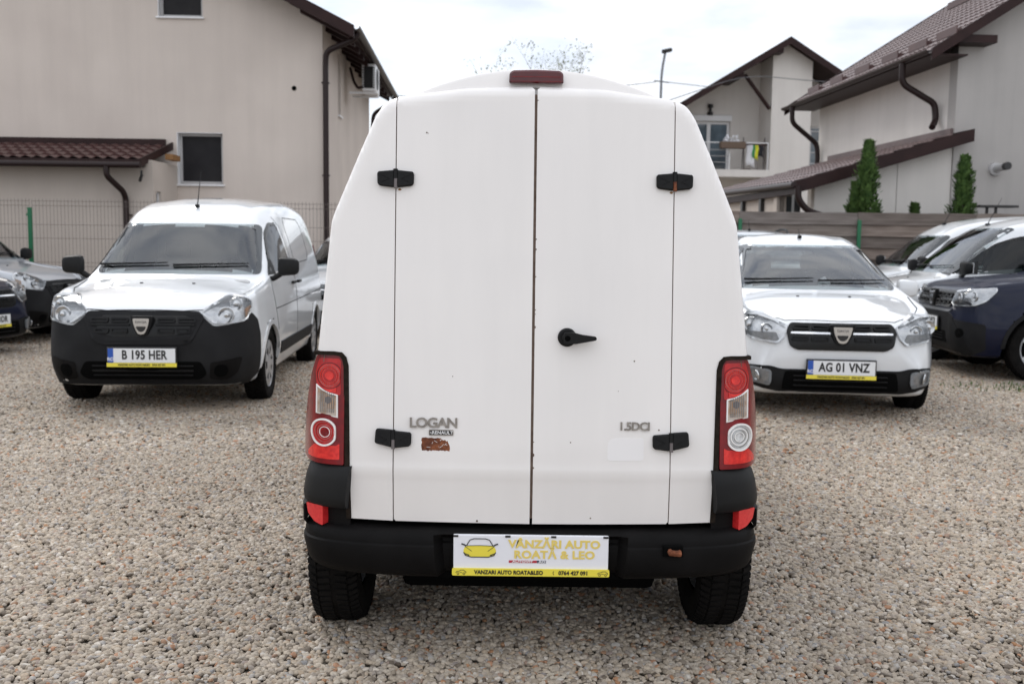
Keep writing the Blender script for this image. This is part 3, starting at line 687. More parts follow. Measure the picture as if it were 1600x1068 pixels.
CARS = {}
CARS['dokker'] = dict(
    st=[(0, .36, .56, .66, .60, .50, .34, .03), (.03, .28, .66, .76, .64, .56, .40, .03), (.09, .235, .78, .84, .71, .655, .52, .03), (.20, .21, .865, .905, .78, .73, .60, .03),
        (.45, .20, .935, .965, .848, .80, .68, .03), (.75, .20, .975, 1.02, .874, .80, .68, .05), (.98, .20, 1.0, 1.07, .874, .80, .68, .05), (1.25, .20, 1.03, 1.30, .874, .815, .655, .07),
        (1.55, .20, 1.05, 1.56, .874, .825, .625, .10), (1.85, .20, 1.06, 1.72, .874, .83, .625, .12), (2.3, .20, 1.08, 1.80, .874, .835, .64, .13), (3.2, .20, 1.08, 1.835, .874, .835, .65, .13),
        (4.0, .22, 1.08, 1.80, .868, .83, .645, .12), (4.25, .26, 1.06, 1.74, .85, .81, .63, .11), (4.33, .32, 1.04, 1.66, .80, .76, .58, .10)],
    wheel=(.315, .82, 3.63, .845), arch=.375, rim='cap',
    windscreen=rnd([(-.725, 1.085), (.725, 1.085), (.625, 1.535), (-.625, 1.535)], .05, 4), ws_y=2.0,
    rear_window=rnd([(-.52, 1.15), (.52, 1.15), (.47, 1.58), (-.47, 1.58)], .05), rw_y=3.9,
    windows=[rnd([(1.22, 1.10), (2.12, 1.12), (2.06, 1.56), (1.82, 1.56), (1.62, 1.47)], .05)],
    gaps=[[(1.13, .42), (1.10, .95), (1.16, 1.08)], [(2.20, .40), (2.22, 1.0), (2.16, 1.52), (2.05, 1.62)], [(2.45, 1.16), (3.3, 1.18), (3.42, 1.25), (3.42, 1.55), (3.30, 1.62), (2.50, 1.62), (2.42, 1.55), (2.40, 1.2), (2.45, 1.16)], [(1.1, .78), (2.2, .80), (4.2, .83)], [(3.3, .40), (3.32, .70)]],
    handles=[(2.05, .98), (2.36, .98)], sill=rnd([(1.22, .36), (3.22, .36), (3.22, .47), (1.22, .47)], .02), mirror=(.955, 1.16, 1.15), mirror_tri=[(1.14, 1.08), (1.36, 1.08), (1.40, 1.24)],
    bumper=[rnd([(-1.06, .29), (-.80, .185), (.80, .185), (1.06, .29), (1.06, .62), (1.02, .74), (.93, .80), (.82, .735), (.56, .70), (.45, .802), (-.45, .802), (-.56, .70), (-.82, .735), (-.93, .80), (-1.02, .74), (-1.06, .62)], .02, 2)],
    grille=rnd([(-.45, .782), (.45, .782), (.46, .76), (.36, .605), (.30, .585), (-.30, .585), (-.36, .605), (-.46, .76)], .02, 2), grille_rim=True,
    slots=[(.115, .255, .725, .762), (.275, .42, .725, .762), (.115, .245, .645, .685), (.26, .375, .645, .685)], bars=[(.10, .41, .710)],
    intake=rnd([(-.45, .285), (.45, .285), (.50, .33), (.45, .425), (-.45, .425), (-.50, .33)], .03), emblem=(0, .705, .130, .125), plate_z=.475,
    headlight=rnd([(.455, .80), (.60, .868), (.76, .918), (.89, .928), (.945, .89), (.91, .81), (.83, .735), (.565, .715)], [.01, .03, .04, .04, .03, .04, .04, .02], 4),
    bowls=[(.66, .785, .062), (.76, .865, .05)], lamp_marks=[(rnd([(.83, .76), (.895, .81), (.915, .86), (.83, .83)], .01), 'amber')],
    fog=(.60, .355, .05), gaps_front=[], gaps_top=[[(.47, .10), (.64, .30), (.74, .60), (.755, .95)], [(0, .075), (.30, .075), (.47, .10)]],
    extra=[(rnd([(.52, .42), (.78, .46), (.74, .34), (.66, .28), (.52, .29)], .03), 'bumper_plastic', .016)],
    aerial=(1.78, .36, .45), wipers=[(-.70, -.10, .02), (-.05, .60, .02)], jet=.72, dash=(1.12, 1.06), seats=[1.75], bulkhead=2.6,
    tail=rnd([(.66, .85), (.78, .85), (.76, 1.35), (.66, 1.3)], .03))
CARS['sandero'] = dict(
    st=[(0, .30, .56, .66, .62, .50, .36, .03), (.03, .24, .64, .745, .63, .55, .42, .03), (.10, .205, .745, .805, .70, .65, .53, .03), (.22, .19, .80, .85, .757, .705, .60, .03),
        (.45, .185, .865, .905, .826, .775, .66, .05), (.75, .185, .90, .955, .866, .80, .68, .05), (1.05, .185, .94, 1.0, .866, .80, .69, .05), (1.35, .185, .96, 1.16, .866, .81, .64, .07),
        (1.75, .185, .98, 1.35, .866, .81, .60, .09), (2.05, .185, .99, 1.455, .866, .81, .575, .09), (2.6, .185, 1.0, 1.525, .866, .81, .57, .09), (3.3, .185, 1.01, 1.50, .866, .80, .56, .09),
        (3.75, .20, 1.02, 1.38, .85, .78, .54, .09), (3.98, .26, 1.0, 1.16, .80, .74, .55, .07), (4.06, .34, .85, .95, .72, .66, .5, .05)],
    wheel=(.305, .82, 3.41, .845), arch=.355, rim='cap', painted_bumper=True, bumper_lower=False, painted_mirrors=True,
    windscreen=rnd([(-.715, 1.01), (.715, 1.01), (.575, 1.405), (-.575, 1.405)], .05, 4), ws_y=2.2,
    rear_window=rnd([(-.50, 1.10), (.50, 1.10), (.44, 1.38), (-.44, 1.38)], .05), rw_y=3.3,
    windows=[rnd([(1.42, 1.01), (2.28, 1.03), (2.25, 1.40), (2.0, 1.37)], .04), rnd([(2.36, 1.03), (3.2, 1.07), (3.05, 1.36), (2.9, 1.40), (2.34, 1.41)], .04)],
    gaps=[[(1.25, .36), (1.20, .92)], [(2.32, .36), (2.32, 1.42)], [(3.1, .75), (3.26, 1.0)]], handles=[(2.18, .88), (3.1, .90)], mirror=(.905, 1.55, 1.01), mirror_tri=None,
    bumper=[], grille=rnd([(-.42, .775), (.42, .775), (.44, .72), (.40, .60), (.34, .57), (-.34, .57), (-.40, .60), (-.44, .72)], .02, 2),
    slots=[(.10, .235, .725, .758), (.255, .39, .725, .758), (.10, .235, .640, .675), (.255, .39, .640, .675)], bars=[(.085, .40, .700)], chrome_bars=True,
    intake=rnd([(-.46, .255), (.46, .255), (.43, .40), (-.43, .40)], .02), emblem=(0, .695, .15, .13), plate_z=.435,
    headlight=rnd([(.43, .745), (.55, .79), (.74, .835), (.88, .845), (.90, .79), (.87, .71), (.72, .645), (.50, .61), (.45, .66)], [.01, .03, .03, .03, .03, .04, .04, .02, .02], 3), dark_lamp=False,
    bowls=[(.745, .755, .056), (.60, .725, .045)], lamp_marks=[(rnd([(.48, .63), (.70, .652), (.80, .69), (.70, .705), (.52, .70)], .01), 'lamp_mid'), (rnd([(.56, .785), (.70, .815), (.70, .835), (.56, .80)], .005), 'white_trim'), (rnd([(.80, .70), (.86, .74), (.885, .82), (.84, .82)], .01), 'white_trim')],
    fog=(.625, .36, .05), fog_rect=True, gaps_front=[], gaps_top=[[(.43, .11), (.60, .25), (.72, .55), (.76, 1.0)], [(0, .085), (.43, .11)]],
    extra_mid=[(rnd([(-.50, .235), (.50, .235), (.74, .28), (.80, .36), (.78, .435), (.55, .44), (.46, .415), (-.46, .415), (-.55, .44), (-.78, .435), (-.80, .36), (-.74, .28)], .03, 3), 'black_plastic', .010)],
    aerial=(2.15, .09, .9), wipers=[(-.62, -.02, .02), (.02, .62, .01)], jet=.80, dash=(1.22, .99), seats=[1.75, 2.75], bulkhead=None,
    tail=rnd([(.62, .72), (.78, .72), (.72, 1.05), (.62, 1.02)], .03))
CARS['duster'] = dict(
    st=[(0, .40, .66, .76, .62, .52, .36, .03), (.03, .30, .76, .865, .72, .64, .48, .03), (.10, .26, .90, .96, .80, .75, .62, .03), (.22, .24, .955, 1.01, .86, .81, .70, .03),
        (.45, .235, 1.0, 1.06, .895, .83, .72, .06), (.75, .235, 1.03, 1.10, .90, .84, .73, .06), (1.12, .235, 1.06, 1.135, .90, .84, .73, .06), (1.42, .235, 1.08, 1.32, .90, .85, .66, .08),
        (1.75, .235, 1.09, 1.51, .90, .85, .63, .09), (2.1, .235, 1.10, 1.60, .90, .85, .60, .09), (2.7, .235, 1.11, 1.64, .90, .85, .59, .09), (3.5, .24, 1.12, 1.60, .895, .84, .58, .09),
        (3.95, .26, 1.12, 1.46, .88, .82, .57, .09), (4.25, .32, 1.08, 1.24, .84, .78, .58, .07), (4.34, .42, .95, 1.06, .76, .7, .52, .05)],
    wheel=(.345, .84, 3.51, .875), arch=.415, rim='spoke', painted_bumper=True, bumper_lower=True, cladding=True, painted_mirrors=True,
    windscreen=rnd([(-.74, 1.15), (.74, 1.15), (.60, 1.555), (-.60, 1.555)], .05, 4), ws_y=2.2,
    rear_window=rnd([(-.50, 1.20), (.50, 1.20), (.44, 1.48), (-.44, 1.48)], .05), rw_y=3.5,
    windows=[rnd([(1.45, 1.13), (2.35, 1.15), (2.32, 1.51), (2.05, 1.49)], .04), rnd([(2.43, 1.15), (3.3, 1.20), (3.12, 1.46), (3.0, 1.50), (2.41, 1.52)], .04)],
    gaps=[[(1.32, .45), (1.26, 1.04)], [(2.39, .42), (2.39, 1.52)], [(3.2, .85), (3.36, 1.12)]], handles=[(2.25, .98), (3.2, 1.0)], sill=rnd([(1.25, .30), (3.10, .30), (3.10, .47), (1.25, .47)], .02),
    mirror=(1.0, 1.42, 1.18), mirror_tri=None,
    bumper=[rnd([(-1.0, .34), (-.80, .25), (.80, .25), (1.0, .34), (1.0, .60), (.84, .62), (.62, .64), (.50, .70), (-.50, .70), (-.62, .64), (-.84, .62), (-1.0, .60)], .03, 2)],
    grille=rnd([(-.56, .93), (.56, .93), (.55, .80), (.48, .755), (-.48, .755), (-.55, .80)], .02, 2),
    slots=[(.10, .22, .855, .905), (.24, .36, .855, .905), (.38, .50, .855, .905), (.10, .22, .780, .83), (.24, .36, .780, .83), (.38, .48, .785, .83)], bars=[],
    intake=rnd([(-.48, .38), (.48, .38), (.44, .50), (-.44, .50)], .02), emblem=(0, .845, .13, .15), plate_z=.585,
    headlight=rnd([(.565, .93), (.80, .955), (1.06, .985), (1.07, .95), (.98, .84), (.88, .79), (.62, .775), (.56, .80)], [.01, .02, .03, .03, .03, .03, .02, .02], 3),
    bowls=[(.70, .86, .055), (.86, .885, .05)], lamp_marks=[(rnd([(.60, .785), (.86, .80), (.82, .835), (.61, .82)], .01), 'lamp_dark')],
    fog=(.74, .50, .05), gaps_front=[], gaps_top=[[(.56, .09), (.70, .25), (.80, .6), (.82, 1.08)]],
    extra=[(rnd([(.50, .70), (.60, .66), (.80, .45), (.86, .30), (.78, .27), (.56, .40)], .03), 'black_plastic', .018)],
    extra_mid=[(rnd([(-.50, .71), (.50, .71), (.56, .735), (-.56, .735)], .005), 'steel_grey', .014)],
    aerial=(2.3, .16, .8), wipers=[(-.66, -.05, .02), (.02, .64, .01)], jet=.9, dash=(1.30, 1.13), seats=[1.85, 2.85], bulkhead=None, rails=(.54, 2.1, 3.6),
    tail=rnd([(.64, .85), (.80, .85), (.78, 1.12), (.64, 1.1)], .03))

# ------------------------------------------------------------------ the white box-back pickup in front
def main_van():
    car = thing('utility_van', 'tall cream white box van seen from behind with closed double doors', 'van', (.074, 3.37, 0), 0)
    W_ = M['van_white']; bp = M['bumper_plastic']
    half = [(0, 1.936), (.24, 1.928), (.48, 1.897), (.53, 1.877), (.562, 1.832), (.62, 1.70), (.706, 1.495), (.718, 1.46), (.764, .995)]
    half = [half[0]]+rnd(half, [0, 0, .02, .02, .018, 0, .008, .008, 0], 3)[1:]
    half = [p for i, p in enumerate(half) if i == 0 or (Vector(p)-Vector(half[i-1])).length > 1e-5]
    poly = [(a, b) for a, b in half]+[(.78, .55)]
    segs = [(Vector(poly[i]), Vector(poly[i+1])) for i in range(len(poly)-1)]
    def dist(x, z):
        p = Vector((abs(x), z)); best = 9; out = False
        for a, b in segs:
            e = b-a; t = max(0, min(1, (p-a).dot(e)/e.length_squared)); q = a+e*t; d = (p-q).length
            if d < best: best = d; out = (e.x*(p.y-a.y)-e.y*(p.x-a.x)) > 0
        return -best if out else best
    r = .024
    def fy(x, z):
        ax = abs(x)
        y = .052+max(0, z-.60)*.082-.003*math.exp(-((z-.590)/.010)**2)+max(0, .59-z)*.05
        y += .014*min(1, ax/.48)**2+(.10*(ax-.485) if ax > .485 else 0)
        d = max(0, min(r, dist(x, z))); y += r-math.sqrt(max(0, r*r-(r-d)**2))
        return y
    def fac(x, z):
        h = .002; y = fy(x, z); n = Vector(((fy(x+h, z)-fy(x-h, z))/(2*h), -1, (fy(x, z+h)-fy(x, z-h))/(2*h))).normalized()
        return Vector((x, y, z)), n
    def top_at(x):
        for i in range(len(half)-1):
            if half[i][0] <= x <= half[i+1][0]: return half[i][1]+(half[i+1][1]-half[i][1])*(x-half[i][0])/(half[i+1][0]-half[i][0])
    # the box behind the doors
    ring = [(-a, b) for a, b in reversed(half)][:-1]+half
    V = []; F = []
    ys = [None, 1.0, 2.1]
    for yy in ys: V += [Vector((a*(.997 if yy is None else 1), (fy(a*.999, b-.001)+.012 if yy is None else yy), b-.003)) for a, b in ring]
    n = len(ring)
    for i in range(len(ys)-1):
        for k in range(n-1): F.append((i*n+k, i*n+k+1, (i+1)*n+k+1, (i+1)*n+k))
    F.append(tuple(range((len(ys)-1)*n, len(ys)*n)))
    box = MB().add(V, F).build('cargo_box', W_, car, True)
    # dark wall just behind the doors, seen only through the seams
    ins = [(-a*.97, b-.03) for a, b in reversed(half)][:-1]+[(a*.97, b-.03) for a, b in half]
    bk = ins+[(.635, .99), (.625, .425), (-.625, .425), (-.635, .99)]
    patch('door_seal', bk, lambda x, z: (fac(x, z)[0]+Vector((0, .009, 0)), Vector((0, -1, 0))), M['seam'], car, .05, .0, .01)
    for sg in (-1, 1):
        side = [(.4885, 1.893)]+[p for p in half if p[0] > .49]+[(.70, .995), (.672, .992), (.655, .978), (.648, .955), (.637, .412), (.4885, .409)]
        patch('side_panel', side if sg > 0 else mir(side), fac, W_, car, (.014, .02), 0, .02)
        d = [(.0048, .407), (.478, .409), (.4845, .416), (.4845, 1.870), (.4815, top_at(.481)), (.36, top_at(.36)), (.24, top_at(.24)), (.12, top_at(.12)), (.016, 1.9355), (.0048, 1.922)]
        dr = patch('rear_door', d if sg > 0 else mir(d), fac, W_, car, (.024, .02), 0, .02)
        # chips and scuffs along the free edge of the door
        if sg > 0:
            for z in (1.885, 1.405, 1.37, 1.275, 1.16, 1.145, 1.10, .70, .655, .61):
                w = random.uniform(.0015, .0032); patch('paint_chip', circ(.0062, z, w, 6, w*random.uniform(.8, 2.5)), fac, M['seam'], dr, .05, .0012, .002)
            for (x, z, w) in ((.355, .985, .003), (.135, .70, .0025), (.21, .43, .003), (.30, .88, .0015), (.445, .745, .003)): patch('paint_chip', circ(x, z, w, 6), fac, M['seam'], dr, .05, .0008, .002)
        else:
            for (x, z, w) in ((-.38, 1.77, .003), (-.375, 1.768, .0015), (-.28, .925, .002), (-.19, .415, .004)): patch('paint_chip', circ(x, z, w, 6), fac, M['seam'], dr, .05, .0008, .002)
        # hinges: two leaves round a pin
        for hz, low in ((1.612, 0), (.706, 1)):
            hx = sg*.4865
            q, nn = fac(hx, hz); tilt = math.atan2(nn.z, -nn.y)
            hb = MB()
            def leaf(s2):
                o = rnd([(0.004, .026), (.060, .021), (.064, .014), (.063, -.021), (.056, -.028), (.004, -.034)] if s2*sg < 0 or not low else [(0.004, .030), (.056, .034), (.061, .028), (.064, -.012), (.060, -.018), (.004, -.032)], .006, 3)
                o = [(a*s2, b) for a, b in o]; i1 = inset(o, .004)
                if area(o) < 0: o = list(reversed(o))
                if len(o) != len(i1): i1 = o
                v = [(a, 0, b) for a, b in o]+[(a, -.013, b) for a, b in o]+[(a, -.018, b) for a, b in i1]; k = len(o)
                f = [(j, (j+1) % k, k+(j+1) % k, k+j) for j in range(k)]+[(k+j, k+(j+1) % k, 2*k+(j+1) % k, 2*k+j) for j in range(k)]+[tuple(range(2*k, 3*k))]
                hb.add(v, f)
                t = [(.020*s2, -.020, -.004), (.050*s2, -.020, .010), (.050*s2, -.020, -.014)]
                hb.tube([(a, -.0185, c) for a, b, c in t[:2]], .0012, 5).tube([(.022*s2, -.0185, -.004), (.048*s2, -.0185, -.016)], .0012, 5)
            leaf(-1); leaf(1); hb.tube([(0, -.012, .030), (0, -.012, -.004)], .0085, 10)
            h = hb.build('hinge', M['black_plastic'], car, loc=q+Vector((0, -.001, 0)), rot=(-tilt, 0, 0))
            MB().tube([(0.001, -.013, -.002), (0.001, -.013, -.037)], .0070, 10).build('hinge_pin', M['galv'] if not (sg > 0 and not low) else M['rust'], h)
            if not low: patch('rust_stain', circ(hx+(.014 if sg < 0 else -.010), hz-.040, .006, 8, .004), fac, M['wood_raw'], car, .05, .0006, .001)
    # handle
    q, nn = fac(.118, 1.066)
    h = MB().lathe([(0, .033), (-.010, .032), (-.014, .027), (-.014, .001)], 28, 'Y').build('door_handle', M['black_plastic'], car, True, loc=q)
    MB().lathe([(-.012, .018), (-.030, .017), (-.036, .011), (-.036, .001)], 20, 'Y').build('handle_hub', M['black_plastic'], h, True)
    lv = rnd([(-.012, .019), (.02, .020), (.05, .012), (.098, .006), (.101, 0), (.098, -.006), (.03, -.019), (-.012, -.018)], .006, 3)
    MB().prism(lv, -.044, -.020).build('handle_lever', M['black_plastic'], h, True)
    MB().lathe([(-.044, .010), (-.047, .008), (-.047, .001)], 16, 'Y').build('key_hole', M['dark'], h)
    # badges
    q, nn = fac(-.345, .757)
    b = txt('LOGAN', .049, M['badge_metal'], car, q+Vector((0, -.004, .004)), 'badge', ext=.0025, bold=.0012, sx=1.06, space=.90)
    q, nn = fac(-.318, .729)
    s = MB().prism(rnd(rect(-.043, .043, -.010, .010), .003, 2), -.006, .0).build('badge_strip', M['badge_metal'], car, loc=q)
    MB().prism(rect(-.040, .040, -.0072, .0072), -.0068, -.0058).build('strip_face', M['ink'], s)
    txt('by', .010, M['white_print'], s, (-.034, -.0072, 0), sx=1.0); txt('RENAULT', .0155, M['white_print'], s, (.005, -.0072, 0), bold=.0003, sx=1.10)
    q, nn = fac(.358, .757)
    txt('1.5DCI', .040, M['badge_metal'], car, q+Vector((0, -.004, 0)), 'badge', ext=.0025, bold=.0010, sx=1.02, space=.92)
    rg = random.Random(3); o = []
    for k in range(26): o.append((-.385+.100*k/26*(1 if k < 26 else 1), .665+rg.uniform(-.002, .002)))
    o += [(-.287, .672), (-.288, .682), (-.292, .690), (-.296, .700), (-.300, .697), (-.304, .703), (-.312, .701), (-.318, .708), (-.330, .7095), (-.342, .7075), (-.352, .710), (-.364, .7085), (-.372, .711), (-.386, .709), (-.388, .700), (-.385, .694), (-.388, .684), (-.387, .676)]
    rp_ = patch('rust_patch', o, fac, M['rust'], car, .02, .0006, .0015)
    for k in range(11):
        x = rg.uniform(-.38, -.295); z = rg.uniform(.670, .702); line('paint_flake', [(x, z), (x+rg.uniform(-.012, .014), z+rg.uniform(-.008, .008))], .0012, fac, W_, rp_, .0012, .001)
    patch('sticker_mark', rnd(rect(.265, .392, .637, .716), [.012, .012, .004, .03], 3), fac, M['sticker_ghost'], car, .04, .0007, .001)
    # roof dome of the box and its high brake lamp
    V = []; F = []; N = 32
    dome = [(-.485+.97*k/N, 1.888+.116*(1-abs(-1+2*k/N)**2.0)) for k in range(N+1)]
    for yy, dz, sc_ in ((.200, -.085, 1), (.206, -.014, 1), (.214, -.004, .996), (.235, 0, .99), (.9, .012, .99), (2.1, .012, .99)): V += [(a*sc_, yy, max(b+dz, 1.80) if dz > -.05 else 1.84) for a, b in dome]
    for i in range(5):
        for k in range(N): F.append((i*(N+1)+k, i*(N+1)+k+1, (i+1)*(N+1)+k+1, (i+1)*(N+1)+k))
    MB().add(V, F).build('roof_dome', W_, car, True)
    o = rnd([(-.095, 1.946), (.095, 1.946), (.094, 1.980), (.082, 1.990), (0, 1.9925), (-.082, 1.990), (-.094, 1.980)], .006, 3)
    bl = MB(); i1 = inset(o, .006)
    if area(o) < 0: o = list(reversed(o))
    k = len(o); bl.add([(a, .20, b) for a, b in o]+[(a, .180, b) for a, b in o]+[(a, .174, b) for a, b in i1], [(j, (j+1) % k, k+(j+1) % k, k+j) for j in range(k)]+[(k+j, k+(j+1) % k, 2*k+(j+1) % k, 2*k+j) for j in range(k)]+[tuple(range(2*k, 3*k))])
    bl = bl.build('high_brake_lamp', M['red_dark'], car, True)
    MB().box(-.086, .086, .1728, .1738, 1.966, 1.969).box(-.088, .088, .1728, .1738, 1.951, 1.953).build('lamp_rib', M['red_lens'], bl)
    # tail lamps
    def lsurf(sg):
        def f(x, z):
            def yy(a): t = (abs(a)-.655)/.19; return .078+.10*max(0, z-.60)+.035*t+.22*max(0, t)**4
            h = .002; n = Vector(((yy(x+h)-yy(x-h))/(2*h), -1, .10)).normalized()
            return Vector((x, yy(x), z)), n
        return f
    for sg in (-1, 1):
        pj = lsurf(sg); S = lambda o: o if sg > 0 else mir(o)
        out = rnd([(.661, .606), (.838, .608), (.8395, .66), (.826, .745), (.808, .835), (.788, .92), (.764, .985), (.752, .993), (.661, .991)], [.006, .012, 0, 0, 0, 0, .01, .01, .008], 3)
        tl = patch('tail_lamp', S(out), pj, M['red_lens'], car, (.012, .03), .006, .05)
        patch('reflector_panel', S(rnd([(.690, .850), (.700, .842), (.720, .845), (.762, .872), (.768, .93), (.752, .978), (.682, .978), (.674, .97), (.674, .85)], .008, 3)), pj, M['red_mid'], tl, .02, .0070, .003)
        # upper lamp: faceted red bowl
        def dish(name, cx, cz, rings, m):
            obs = None
            for k, (ra, rb, mm, of) in enumerate(rings):
                A = [(cx+ra*math.cos(2*math.pi*i/36), cz+ra*math.sin(2*math.pi*i/36)) for i in range(36)]; Bq = [(cx+rb*math.cos(2*math.pi*i/36), cz+rb*math.sin(2*math.pi*i/36)) for i in range(36)]
                A = [(max(a, clipx) if clipx else a, b) for a, b in A]; Bq = [(max(a, clipx) if clipx else a, b) for a, b in Bq]
                band(name, S(A), S(Bq), pj, mm, tl, of, .006)
        clipx = .676
        patch('brake_lens', S([(max(a, clipx), b) for a, b in circ(.716, .917, .047, 32)]), pj, M['red_bright'], tl, .02, .0085, .003)
        dish('lens_ring', .714, .917, [(.047, .043, M['red_lens'], .0095), (.038, .0365, M['red_pale'], .011), (.030, .029, M['red_mid'], .0105), (.0225, .0165, M['red_mid'], .010)], None)
        patch('brake_bulb', S(circ(.713, .917, .0155, 20)), pj, M['red_bright'], tl, .02, .0125, .006)
        fac_ = MB()
        for ring_r, nr in ((.0335, 26), (.0255, 22)):
            for k in range(nr):
                a = 2*math.pi*k/nr; q, nn = pj(sg*(.714+ring_r*math.cos(a)), .917+ring_r*math.sin(a)); c = q+nn*.0125
                fac_.box(c.x-.0013, c.x+.0013, c.y-.001, c.y+.001, c.z-.0013, c.z+.0013)
        fac_.build('lens_facets', M['red_pale'], tl, kind='stuff')
        patch('red_bright_panel', S(rnd([(.690, .858), (.722, .862), (.74, .876), (.690, .880)], .003, 2)), pj, M['red_bright'], tl, .02, .009, .003)  # plain bright red panel below the brake lens
        # indicator window
        ind = [(.687, .776), (.757, .786), (.757, .876), (.737, .863), (.712, .853), (.688, .848)]
        band('lamp_frame', S(inset(ind, -.0045)), S(ind), pj, M['white_trim'], tl, .011, .006)
        iw = patch('indicator_lens', S(ind), pj, M['amber_grey'], tl, .02, .009, .003)
        patch('indicator_bulb', S(rnd([(.694, .800), (.722, .806), (.726, .850), (.696, .842)], .006, 3)), pj, M['amber'], tl, .02, .0100, .003)
        patch('indicator_bulb', S(circ(.717, .832, .0115, 16, .013)), pj, M['galv'], tl, .02, .0115, .003)
        gl = MB()
        for k in range(1, 8):
            x = .690+.060*k/8; a, nn = pj(sg*x, .787); b2, nn = pj(sg*x, .850+.020*k/8); gl.tube([a+nn*.0118, b2+nn*.0118], .0011, 4)
        for k in range(1, 10):
            z = .785+.075*k/10; a, nn = pj(sg*.690, min(z, .848)); b2, nn = pj(sg*.751, z); gl.tube([a+nn*.0120, b2+nn*.0120], .0008, 4)
        gl.build('lens_grid', M['lamp_mid'], tl, kind='stuff')
        # lower round lamp: clear on the right, red on the left
        clipx = .689
        base = [(max(a, clipx), b) for a, b in circ(.733, .717, .049, 36)]; inn = [(max(a, clipx+.006), b) for a, b in circ(.733, .717, .0425, 36)]
        band('lamp_frame', S(base), S(inn), pj, M['white_trim'], tl, .012, .008)
        patch('round_lens', S(inn), pj, M['clear_lens'] if sg > 0 else M['red_mid'], tl, .02, .009, .003)
        if sg > 0: dish('lens_ring', .728, .719, [(.038, .034, M['reflector'], .012), (.031, .027, M['white_trim'], .0135), (.024, .0205, M['reflector'], .012), (.0175, .0145, M['white_trim'], .0145)], None)
        else: dish('lens_ring', .728, .719, [(.036, .0345, M['red_pale'], .012), (.026, .024, M['red_pale'], .012), (.0190, .0170, M['white_trim'], .012)], None)
        patch('lamp_bulb', S(circ(.727, .718, .0125, 18)), pj, M['clear_lens'] if sg > 0 else M['red_lens'], tl, .02, .013, .004)
        patch('lower_panel', S(rnd([(.676, .624), (.80, .624), (.80, .64), (.77, .672), (.69, .672), (.676, .68)], .004, 2)), pj, M['red_bright'], tl, .02, .0075, .003)
        # rubber edge between lamp and box
        def lf(x, z): q, nn = fac(x, z); return Vector((x, min(q.y, .10+max(0, z-.6)*.08), z)), Vector((0, -1, 0))
        L = [(.772, 1.004), (.70, 1.004), (.672, 1.001), (.656, .984), (.6495, .955), (.6385, .412)]; L2 = [(.772, .991), (.70, .991), (.681, .988), (.671, .975), (.666, .952), (.655, .412)]
        rp2 = lambda o: [(a*sg, b) for a, b in o]
        P = []; Q = []
        for i in range(len(L)-1):
            k = 12 if i == len(L)-2 else 3
            for j in range(k): t = j/k; P.append(tuple(Vector(L[i]).lerp(Vector(L[i+1]), t))); Q.append(tuple(Vector(L2[i]).lerp(Vector(L2[i+1]), t)))
        P.append(L[-1]); Q.append(L2[-1])
        band('rubber_seal', rp2(P), rp2(Q), lf, M['seal'], car, .006, .04, closed=False)
    # bumper: profile swept round the plan curve
    def plan(u): # u in -1..1
        t = abs(u)*math.pi/2; return math.copysign(.845*math.sin(t)**.56, u), .29*(1-math.cos(t)**.56)
    def sweep(name, prof, us, wf, m, rec=False):
        V = []; F = []; K = len(prof)
        for u in us:
            x, y = plan(u); e = .002; x1, y1 = plan(min(1, max(-1, u+e))); x0, y0 = plan(min(1, max(-1, u-e))); t = Vector((x1-x0, y1-y0, 0)).normalized(); nn = Vector((t.y, -t.x, 0))
            dd = 0
            if rec: s_ = min(1, max(0, (.345-abs(x))/.035)); dd = .055*s_*s_*(3-2*s_)
            for dy, z in prof:
                if rec and dd and z > .34: pass
                V.append((x*wf(z)-nn.x*dy, y-nn.y*dy+dd*(1 if z < .372 else .3), z))
        for i in range(len(us)-1):
            for k in range(K-1): F.append((i*K+k, i*K+k+1, (i+1)*K+k+1, (i+1)*K+k))
        F.append(tuple(range(K))); F.append(tuple(reversed(range((len(us)-1)*K, len(us)*K))))
        return MB().add(V, F).build(name, m, car, True)
    us = [math.copysign(abs(-1+2*k/110)**1.0, -1+2*k/110) for k in range(111)]
    lower = [(.10, .212), (.03, .222), (.008, .238), (0, .26), (0, .318), (.004, .334), (.012, .340), (.014, .352), (.022, .372), (.038, .384), (.085, .392), (.14, .392)]
    sweep('rear_bumper', lower, us, lambda z: .955+.045*min(1, max(0, (z-.21)/.16)), bp, True)
    for sg in (-1, 1):
        uu = [sg*(.437+.563*k/36) for k in range(37)]
        sweep('bumper_recess', [(.055, .375), (.055, .462)], uu, lambda z: 1, M['black_gloss'] if 0 else bp)
        uu = [sg*(.440+.56*k/34) for k in range(35)]
        sweep('bumper_corner', [(.075, .448), (.026, .452), (.014, .466), (.012, .49), (.014, .55), (.020, .585), (.032, .602), (.085, .607)], uu, lambda z: 1.0-.02*max(0, z-.5)/.1, M['black_plastic'])
        uu = [sg*(.70+.30*k/24) for k in range(25)]
        sweep('bumper_side', [(.02, .372), (.010, .385), (.010, .445), (.03, .452)], [sg*(.83+.17*k/20) for k in range(21)], lambda z: 1, bp)
        def bf(x, z):
            lo, hi = 0, 1
            for _ in range(30):
                mid = (lo+hi)/2
                if plan(mid)[0] < abs(x): lo = mid
                else: hi = mid
            x1, y1 = plan(lo); return Vector((x, y1+.042, z)), Vector((math.copysign(.5, x), -.85, 0)).normalized()
        o = rnd([(.735, .382), (.768, .392), (.795, .418), (.803, .455), (.735, .455)], .006, 3)
        patch('reflex_reflector', o if sg > 0 else mir(o), bf, M['red_reflex'], car, .02, .012, .03)
    MB().box(-.36, .36, .075, .30, .205, .30).box(-.60, .60, .12, .3, .30, .40).build('bumper_beam', M['dark'], car)
